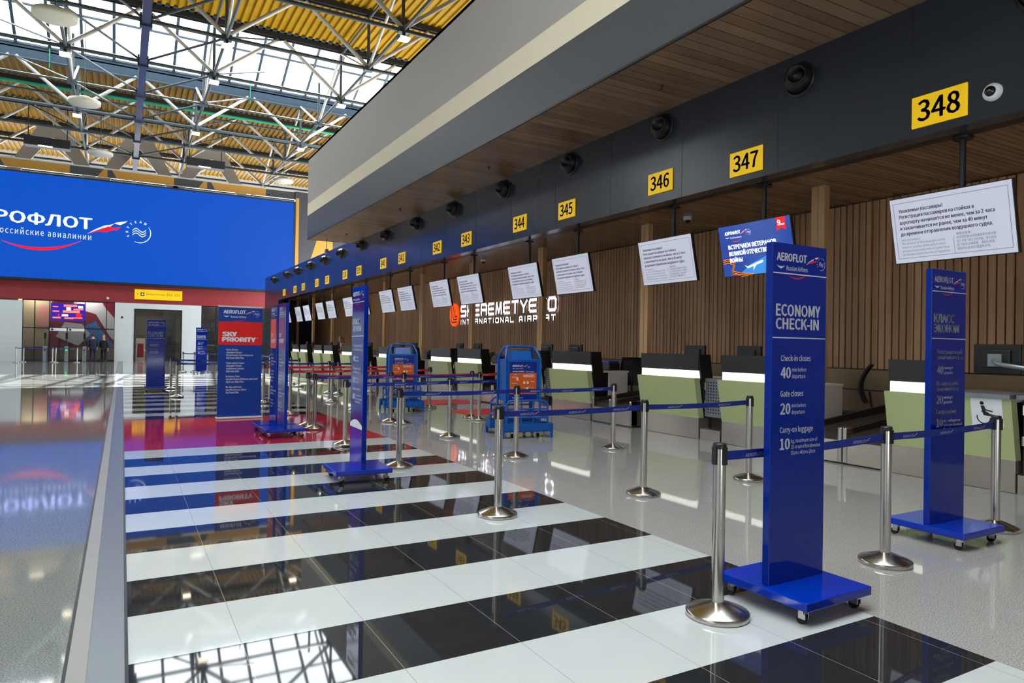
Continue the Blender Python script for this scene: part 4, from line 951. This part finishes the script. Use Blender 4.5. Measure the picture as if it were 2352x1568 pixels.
# ------------------------------------------------------------------ belt posts
PH = 0.94
pp = {}
def make_post():
    t = thing('belt_post', '', 'barrier post')
    MB().lathe([(0.165, 0.0), (0.17, 0.008), (0.17, 0.028), (0.163, 0.034), (0.06, 0.072), (0.034, 0.08)], STEEL, n=36).build('base', t)
    MB().lathe([(0.034, 0.07), (0.034, PH - 0.1)], STEEL, n=24).build('pole', t)
    h = MB(); h.lathe([(0.0345, PH - 0.11), (0.0345, PH - 0.03)], STEEL, n=24); h.lathe([(0.036, PH - 0.03), (0.037, PH - 0.008), (0.033, PH), (0.0, PH)], BLACKP, n=24)
    for a in range(4):
        M = Matrix.Rotation(a * PI / 2, 4, 'Z'); h.box((0.026, -0.015, PH - 0.115), (0.043, 0.015, PH - 0.022), BLACKP, M=M)
    h.build('head', t)
    return t
PROTO = None
def post(x, y_, label, to=None, red=False, rz=0.0):
    global PROTO
    if PROTO is None: PROTO = t = make_post(); t.location = (x, y_, 0); t.rotation_euler.z = rz; t['label'] = label; t['group'] = 'steel belt posts'
    else:
        t = PROTO.copy(); COL.objects.link(t); t.location = (x, y_, 0); t.rotation_euler = (0, 0, rz); t['label'] = label
        for chd in PROTO.children:
            if chd.name.startswith('belt'): continue
            c = chd.copy(); COL.objects.link(c); c.parent = t
    if to:
        d = Vector((to[0] - x, to[1] - y_, 0)); L = d.length; u = Matrix.Rotation(-rz, 4, 'Z') @ d.normalized(); nrm = Vector((-u.y, u.x, 0)) * 0.0015
        a, b = u * 0.045, u * (L - 0.045); z0, z1 = PH - 0.098, PH - 0.048; N_ = 10
        m = MB(); top = []; 
        for i in range(N_ + 1):
            f = i / N_; c = a + (b - a) * f; sg_ = -0.012 * math.sin(PI * f)
            for s in (-1, 1):
                for zq in (z0, z1): top.append(c + nrm * s + Vector((0, 0, zq + sg_)))
        fs = []
        for i in range(N_):
            k = 4 * i; fs += [(k, k + 1, k + 5, k + 4), (k + 2, k + 6, k + 7, k + 3), (k, k + 4, k + 6, k + 2), (k + 1, k + 3, k + 7, k + 5)]
        m.add(top, fs, REDBELT if red else BELT)
        bt = m.build('belt', t)
        le = MB(); n_ = max(1, int(L / 0.55)); flip = u.copy()
        out = Vector((u.y, -u.x, 0))
        for i in range(n_):
            c = a + (b - a) * ((i + 0.5) / n_); sg_ = -0.012 * math.sin(PI * (i + 0.5) / n_)
            oo = c + out * 0.003 + Vector((0, 0, z0 + 0.012 + sg_)) - u * 0.1
            le.text('AEROFLOT', oo, u, UP, 0.018, SILVERP, width=0.15, bold=0.0); wing(le, oo + u * 0.145 - UP * 0.002, u, UP, 0.06, WHITE, REDP)
        le.build('lettering', bt)
    return t
rows = [([(2.85, 2.71), (4.59, 2.85), (6.31, 2.98)], 'first', False), ([(2.82, 5.18), (4.52, 5.29), (6.115, 5.38)], 'second', False),
        ([(2.863, 7.72), (4.503, 7.795), (6.176, 7.90)], 'third', False), ([(2.793, 9.72), (4.512, 9.918), (6.1, 10.56)], 'fourth', False),
        ([(2.852, 11.757), (4.499, 11.93), (6.1, 12.03)], 'fifth', False)]
col = ('hall end', 'middle', 'counter end')
for pts, nm, red in rows:
    for i, p in enumerate(pts): post(p[0], p[1], 'steel belt post at the %s of the %s blue belt row from the camera' % (col[i], nm), pts[i + 1] if i < 2 else None, red)
rows = [([(2.85, 12.22), (4.39, 12.3), (6.142, 12.443), (6.95, 12.75)], 'first'), ([(2.97, 14.27), (4.45, 14.72), (6.22, 14.8)], 'second'), ([(2.942, 17.127), (4.523, 16.944), (6.1, 17.0)], 'third')]
col = ('hall end', 'middle', 'counter side', 'far end')
for pts, nm in rows:
    for i, p in enumerate(pts): post(p[0], p[1], 'steel belt post at the %s of the %s red belt row from the camera' % (col[i], nm), pts[i + 1] if i < len(pts) - 1 else None, True)
pts = [(1.246, 19.654), (3.0, 19.75), (3.95, 19.8), (5.24, 19.98), (6.494, 20.0)]
for i, p in enumerate(pts): post(p[0], p[1], 'belt post in the blue row behind the banner, %s' % ('open hall end', 'just behind the banner', 'by the paired stands', 'before the counter end', 'counter end')[i], pts[i + 1] if i < 4 else None)
post(5.381, 19.5, 'lone steel post close against the row behind the banner')
pts = [(1.299, 23.076), (3.2, 23.2), (5.11, 23.287)]
for i, p in enumerate(pts): post(p[0], p[1], 'belt post in the row beside the doorway sign stand, %s' % ('hall end', 'middle', 'counter end')[i], pts[i + 1] if i < 2 else None)
post(5.201, 25.0, 'single steel post beyond the paired stands, toward the counters'); post(5.171, 28.8, 'single far steel post left of the paired stands', (5.3, 31.5))
post(5.3, 31.5, 'steel post far behind the paired stands')
pts = [(2.5, 35.6), (2.936, 35.0), (3.5, 35.0), (4.0, 34.95), (4.45, 34.9)]
for i, p in enumerate(pts): post(p[0], p[1], 'distant steel post at the farthest blue stand, %s from the hall side' % ('first', 'second', 'third', 'fourth', 'last')[i], pts[i + 1] if i < 4 else None)
pts = [(-5.42, 49.8), (-5.25, 51.6), (-3.75, 51.4), (-3.5, 50.2), (-2.4, 50.3)]
for i, p in enumerate(pts): post(p[0], p[1], 'thin post of the lane before the glass partition, %s' % ('outer front corner', 'outer rear corner', 'inner rear corner', 'inner front corner', 'beside the gate')[i], pts[i + 1] if i < 4 else None)

# ------------------------------------------------------------------ baggage sizers
def make_sizer(label, loc, rz):
    t = thing('baggage_sizer', label, 'baggage sizer', loc, rz, 'blue baggage sizers')
    b = MB(); b.bbox((-0.29, -0.18, 0.56), (0.29, 0.18, 1.24), SIZER, 0.01)
    b.poly([(-0.13, 0), (0.13, 0), (0.06, 0.14), (-0.06, 0.14)], (-0.17, 0, 1.24), (0, 1, 0), (0, 0, 1), SIZER, 0.34)
    b.build('cabinet', t)
    fr = MB()
    for y_ in (-0.19, 0.19):
        pts = [(-0.3, y_, 0.1), (-0.3, y_, 1.24), (-0.285, y_ * 0.8, 1.32), (-0.24, y_ * 0.35, 1.43), (-0.2, y_ * 0.25, 1.45), (0.2, y_ * 0.25, 1.45), (0.24, y_ * 0.35, 1.43), (0.285, y_ * 0.8, 1.32), (0.3, y_, 1.24), (0.3, y_, 0.1)]
        fr.tube(pts, 0.02, SIZER)
    fr.build('tube_frame', t)
    for s in (-1, 1):                      # a tub with its cage on either side
        y0_, y1_ = (-0.45, -0.17) if s < 0 else (0.17, 0.43); wx = 0.43
        u = MB(); u.box((-wx, y0_, 0.1), (wx, y1_, 0.115), SIZER)
        for a, c in (((-wx, y0_, 0.1), (wx, y0_ + 0.02, 0.23)), ((-wx, y1_ - 0.02, 0.1), (wx, y1_, 0.23)), ((-wx, y0_, 0.1), (-wx + 0.02, y1_, 0.23)), ((wx - 0.02, y0_, 0.1), (wx, y1_, 0.23))): u.box(a, c, SIZER)
        u.build('tub', t)
        g = MB(); ym = y0_ + 0.04 if s < 0 else y1_ - 0.04; wx2 = wx - 0.08
        g.tube([(-wx2, ym, 0.2), (-wx2, ym, 0.52), (-wx2 + 0.03, ym, 0.57), (-wx2 + 0.08, ym, 0.59), (wx2 - 0.08, ym, 0.59), (wx2 - 0.03, ym, 0.57), (wx2, ym, 0.52), (wx2, ym, 0.2)], 0.016, SIZER)
        for z in (0.32, 0.46): g.bar((-wx2, ym, z), (wx2, ym, z), 0.014, SIZER)
        for x in (-wx2, wx2):
            yb_ = -0.18 if s < 0 else 0.18
            for z in (0.32, 0.5): g.bar((x, ym, z), (x, yb_, z), 0.014, SIZER)
        for x in (-0.1, 0.1): g.bar((x, ym, 0.2), (x, ym, 0.59), 0.012, SIZER)
        g.build('cage', t)
        for x in (-wx + 0.02, wx - 0.02):
            MB().box((x - 0.02, (y0_ if s < 0 else y1_ - 0.03), 0.0), (x + 0.02, (y0_ + 0.03 if s < 0 else y1_), 0.12), SIZER).build('foot', t)
        for x in (-0.22, 0.22):
            ym2 = (y0_ + y1_) / 2; c = MB(); c.bar((x - 0.015, ym2, 0.035), (x + 0.015, ym2, 0.035), 0.035, RUBBER, 14); c.box((x - 0.02, ym2 - 0.02, 0.05), (x + 0.02, ym2 + 0.02, 0.1), POLISHED); c.build('caster', t)
    p = MB(); yf_ = -0.196; p.box((-0.23, yf_, 0.58), (0.23, yf_ + 0.016, 1.2), mat('board_blue', (0, 40, 140), 0.2)); p.box((-0.23, yf_ - 0.001, 0.68), (0.23, yf_, 1.02), ORANGEP); bo = p.build('notice_board', t)
    l = MB(); ux, uy = Vector((1, 0, 0)), Vector((0, 0, 1)); yq = yf_ - 0.002
    brand(l, (-0.19, yq, 1.12), ux, uy, 0.3, 'AEROFLOT', 'Russian Airlines', WHITE, REDP)
    l.text('БАГАЖ В КАБИНУ', (-0.18, yq, 1.035), ux, uy, 0.02, WHITE, width=0.2); l.text('Cabin baggage', (0.04, yq, 1.035), ux, uy, 0.016, WHITE, width=0.15, bold=0)
    for x, z, wd in ((-0.17, 0.99, 0.06), (-0.19, 0.95, 0.09), (-0.12, 0.9, 0.05), (-0.2, 0.85, 0.1), (-0.2, 0.78, 0.08), (0.0, 0.985, 0.19), (0.0, 0.97, 0.17), (0.0, 0.955, 0.2), (0.0, 0.88, 0.04), (0.06, 0.88, 0.04), (0.13, 0.88, 0.06), (0.02, 0.78, 0.03), (0.07, 0.79, 0.05), (0.14, 0.78, 0.04)):
        l.box((x, yq, z), (x + wd, yq + 0.001, z + 0.006), WHITE)
    for x, z in ((-0.1, 0.93), (0.02, 0.86), (0.08, 0.86), (0.07, 0.77), (-0.12, 0.72)):
        l.poly([(0.018 * math.cos(2 * PI * i / 10), 0.018 * math.sin(2 * PI * i / 10)) for i in range(10)], (x, yq, z), ux, uy, WHITE)
    l.text('Пожалуйста', (-0.18, yq, 0.61), ux, uy, 0.022, WHITE, width=0.18, bold=0); l.build('lettering', bo)
    return t
make_sizer('nearer blue baggage sizer with orange notice, before counters 344 and 345', (5.69, 9.79, 0), -0.175)
make_sizer('farther blue baggage sizer with orange notice, behind the red belts', (5.385, 14.42, 0), -0.2)
for i, (a, b_) in enumerate((((6.5, 15.45), (7.95, 16.75)), ((6.3, 12.95), (7.95, 14.0)))):
    q = MB().bbox((a[0], a[1], 0.0), (b_[0], b_[1], 0.008), REDP, 0.003).build('floor_mat')
    tag(q, 'flat red floor mat %s' % ('before counter 343, the farther one' if i == 0 else 'before counter 344, the nearer one'), 'mat', 'red floor mats')

# ------------------------------------------------------------------ gates by the partition
for i, x in enumerate((-4.25, -3.1, -2.12)):
    t = thing('boarding_gate', 'grey turnstile pedestal before the glass partition, %s' % ('outer one', 'middle one with green light', 'inner one beside the people')[i], 'turnstile', (x, 53.0, 0), 0, 'turnstile pedestals')
    MB().bbox((-0.1, -0.5, 0), (0.1, 0.5, 0.98), PERF, 0.03).build('housing', t)
    MB().bar((0, -0.3, 0.95), (0, -0.3, 1.5), 0.03, BLACKP).build('reader_post', t); MB().bbox((-0.07, -0.36, 1.45), (0.07, -0.26, 1.85), BLACKP, 0.02).build('reader', t)
    MB().box((-0.05, -0.505, 0.7), (0.05, -0.5, 0.8), mat('green_lamp', (20, 230, 60), 0.4, emit=(20, 235, 60), estr=1.5) if i == 1 else LENS).build('indicator', t)
for i, x in enumerate((-3.65, -2.65)):
    t = thing('door_sign', 'small white sign plate over the %s glass gate' % ('outer', 'inner')[i], 'sign', (x, YW, 1.98), 0)
    MB().box((-0.46, -0.02, 0), (0.46, 0.04, 0.18), WHITE).build('plate', t); MB().box((-0.4, -0.03, 0.03), (-0.28, -0.02, 0.15), INK).build('symbol', t)

# ------------------------------------------------------------------ people
def skin_mesh(joints, edges, radii, m, name, parent, sub=2):
    me = bpy.data.meshes.new(name); me.from_pydata(joints, edges, []); ob = bpy.data.objects.new(name, me); COL.objects.link(ob)
    mod = ob.modifiers.new('s', 'SKIN'); lay = me.skin_vertices[0].data if me.skin_vertices else None
    if lay is None:
        bm = bmesh.new(); bm.from_mesh(me); bm.verts.layers.skin.verify(); bm.to_mesh(me); bm.free(); lay = me.skin_vertices[0].data
    for i, r in enumerate(radii):
        lay[i].radius = r if isinstance(r, tuple) else (r, r); lay[i].use_root = (i == 0)
    s2 = ob.modifiers.new('d', 'SUBSURF'); s2.levels = sub; s2.render_levels = sub
    dg = bpy.context.evaluated_depsgraph_get(); me2 = bpy.data.meshes.new_from_object(ob.evaluated_get(dg)); bpy.data.objects.remove(ob)
    me2.materials.clear(); me2.materials.append(m); me2.name = name
    for p in me2.polygons: p.use_smooth = True; p.material_index = 0
    o = bpy.data.objects.new(name, me2); COL.objects.link(o); o.parent = parent
    return o
def head_mesh(name, parent, c, hair, long_hair, facing=-1):
    h = MB(); n = 18
    prof = [(0.0, -0.125), (0.035, -0.122), (0.055, -0.105), (0.068, -0.07), (0.076, -0.02), (0.078, 0.03), (0.072, 0.07), (0.055, 0.1), (0.03, 0.115), (0.0, 0.12)]
    h.lathe(prof, hair, (c[0], c[1] + 0.012 * -facing, c[2] + 0.012), n)
    if long_hair:
        h.tube([(c[0], c[1] - facing * 0.07, c[2] + 0.03), (c[0], c[1] - facing * 0.13, c[2] + 0.0), (c[0], c[1] - facing * 0.13, c[2] - 0.12), (c[0], c[1] - facing * 0.1, c[2] - 0.22)], 0.038, hair)
    return h.build(name, parent)
def hand_pts(base, d, side, J, E_, Rr, k):
    """palm and five short fingers from a wrist joint"""
    b = Vector(base); d = Vector(d).normalized(); s = Vector(side)
    J.append(tuple(b + d * 0.07)); Rr.append((0.036, 0.018)); pi_ = len(J) - 1; E_.append((k, pi_))
    for f in range(5):
        o_ = s * ((f - 1.5) * 0.02) if f < 4 else s * -0.05; L = (0.07, 0.08, 0.075, 0.06, 0.04)[f]
        J.append(tuple(b + d * (0.1 if f < 4 else 0.05) + o_)); Rr.append(0.0095); E_.append((pi_, len(J) - 1))
        J.append(tuple(b + d * ((0.1 if f < 4 else 0.05) + L) + o_ * 1.1)); Rr.append(0.008); E_.append((len(J) - 2, len(J) - 1))
def standing(label, x, y_, rz, hair, coat, long_hair, hgt):
    t = thing('person', label, 'person', (x, y_, 0), rz); s = hgt / 1.75
    S = lambda *p: tuple(v * s for v in p)
    J = [S(0, 0, .95), S(0, 0, 1.15), S(0, .0, 1.35), S(0, .0, 1.47), S(0, -.01, 1.54), S(0, -.02, 1.66), S(0, -.015, 1.72)]
    E_ = [(0, 1), (1, 2), (2, 3), (3, 4), (4, 5), (5, 6)]; Rr = [(.16, .11), (.14, .1), (.17, .11), (.1, .07), (.05, .05), (.075, .09), (.06, .07)]
    for sx in (-1, 1):
        k = len(J); J += [S(sx * .19, 0, 1.40), S(sx * .23, .02, 1.13), S(sx * .24, -.05, .88)]; Rr += [.058, .045, .03]; E_ += [(2, k), (k, k + 1), (k + 1, k + 2)]
        hand_pts(J[-1], (0, -.15, -1), (sx, 0, 0), J, E_, Rr, k + 2)
        k = len(J); J += [S(sx * .1, 0, .86), S(sx * .11, -.01, .5), S(sx * .11, .02, .1), S(sx * .12, -.12, .035)]; Rr += [.09, .062, .042, .035]; E_ += [(0, k), (k, k + 1), (k + 1, k + 2), (k + 2, k + 3)]
    Rr = [tuple(v * s for v in r) if isinstance(r, tuple) else r * s for r in Rr]
    skin_mesh(J, E_, Rr, SKIN, 'body', t)
    cj = [S(0, 0, .95), S(0, 0, 1.15), S(0, 0, 1.36), S(0, 0, 1.45), S(-.2, 0, 1.40), S(-.24, .02, 1.13), S(-.25, -.05, .92), S(.2, 0, 1.40), S(.24, .02, 1.13), S(.25, -.05, .92), S(0, 0, .72)]
    skin_mesh(cj, [(0, 1), (1, 2), (2, 3), (2, 4), (4, 5), (5, 6), (2, 7), (7, 8), (8, 9), (0, 10)], [(.2, .14), (.18, .13), (.2, .13), (.12, .09), .075, .06, .05, .075, .06, .05, (.2, .15)], coat, 'coat', t)
    lj = [S(0, 0, .92), S(-.1, 0, .84), S(-.11, -.01, .5), S(-.11, .02, .07), S(.1, 0, .84), S(.11, -.01, .5), S(.11, .02, .07)]
    skin_mesh(lj, [(0, 1), (1, 2), (2, 3), (0, 4), (4, 5), (5, 6)], [(.17, .12), .105, .078, .066, .105, .078, .066], coat, 'trousers', t)
    head_mesh('hair', t, S(0, .0, 1.70), hair, long_hair)
    for sx in (-1, 1): MB().bbox((sx * .12 * s - .05, -.2, 0), (sx * .12 * s + .05, .09, .08), BLACKP, .02).build('shoe', t)
standing('person in a navy suit standing at the gates with back turned', -1.66, 53.25, PI + 0.2, HAIRD, SUIT, False, 1.8)
standing('person in dark clothes with light hair standing beside the navy suit', -1.05, 53.45, PI - 0.3, HAIRB, CLOTHB, True, 1.7)
wm = thing('person', 'blond person in a dark vest behind the far counters, left of the sideways stand', 'person', (9.4, 33.6, 0), 0.0)
J = [(0, 0, .98), (0, 0, 1.15), (-.03, 0, 1.36), (-.04, 0, 1.47), (-.06, 0, 1.54), (-.09, 0, 1.64), (-.08, 0, 1.7)]
E_ = [(i, i + 1) for i in range(6)]; Rr = [(.13, .16), (.11, .14), (.11, .16), (.07, .09), .048, (.09, .075), (.07, .06)]
for sy in (-1, 1):
    k = len(J); J += [(-.03, sy * .18, 1.40), (-.1, sy * .25, 1.17), (-.3, sy * .15, 1.12)]; Rr += [.055, .042, .03]; E_ += [(2, k), (k, k + 1), (k + 1, k + 2)]
    hand_pts(J[-1], (-1, -sy * .3, -.1), (0, sy, 0), J, E_, Rr, k + 2)
    k = len(J); J += [(0, sy * .09, .86), (0, sy * .1, .5), (0, sy * .1, .08), (-.12, sy * .1, .035)]; Rr += [.09, .06, .042, .035]; E_ += [(0, k), (k, k + 1), (k + 1, k + 2), (k + 2, k + 3)]
skin_mesh(J, E_, Rr, SKIN, 'body', wm)
skin_mesh([(0, 0, .95), (0, 0, 1.15), (-.03, 0, 1.34), (-.03, -.1, 1.43), (-.03, .1, 1.43)], [(0, 1), (1, 2), (2, 3), (2, 4)], [(.16, .18), (.135, .165), (.135, .18), (.1, .06), (.1, .06)], SUIT, 'vest', wm)
skin_mesh([(0, 0, .95), (0, -.09, .84), (0, -.1, .5), (0, -.1, .07), (0, .09, .84), (0, .1, .5), (0, .1, .07)], [(0, 1), (1, 2), (2, 3), (0, 4), (4, 5), (5, 6)], [(.13, .17), .1, .075, .06, .1, .075, .06], SUIT, 'trousers', wm)
hh = MB(); hh.lathe([(0.0, -0.06), (0.05, -0.05), (0.08, -0.01), (0.085, 0.03), (0.078, 0.07), (0.05, 0.1), (0, 0.11)], HAIRB, (-.045, 0, 1.7), 18)
hh.tube([(.02, 0, 1.72), (.1, 0, 1.7), (.12, 0, 1.6), (.08, -.03, 1.5)], .04, HAIRB); hh.build('hair', wm)
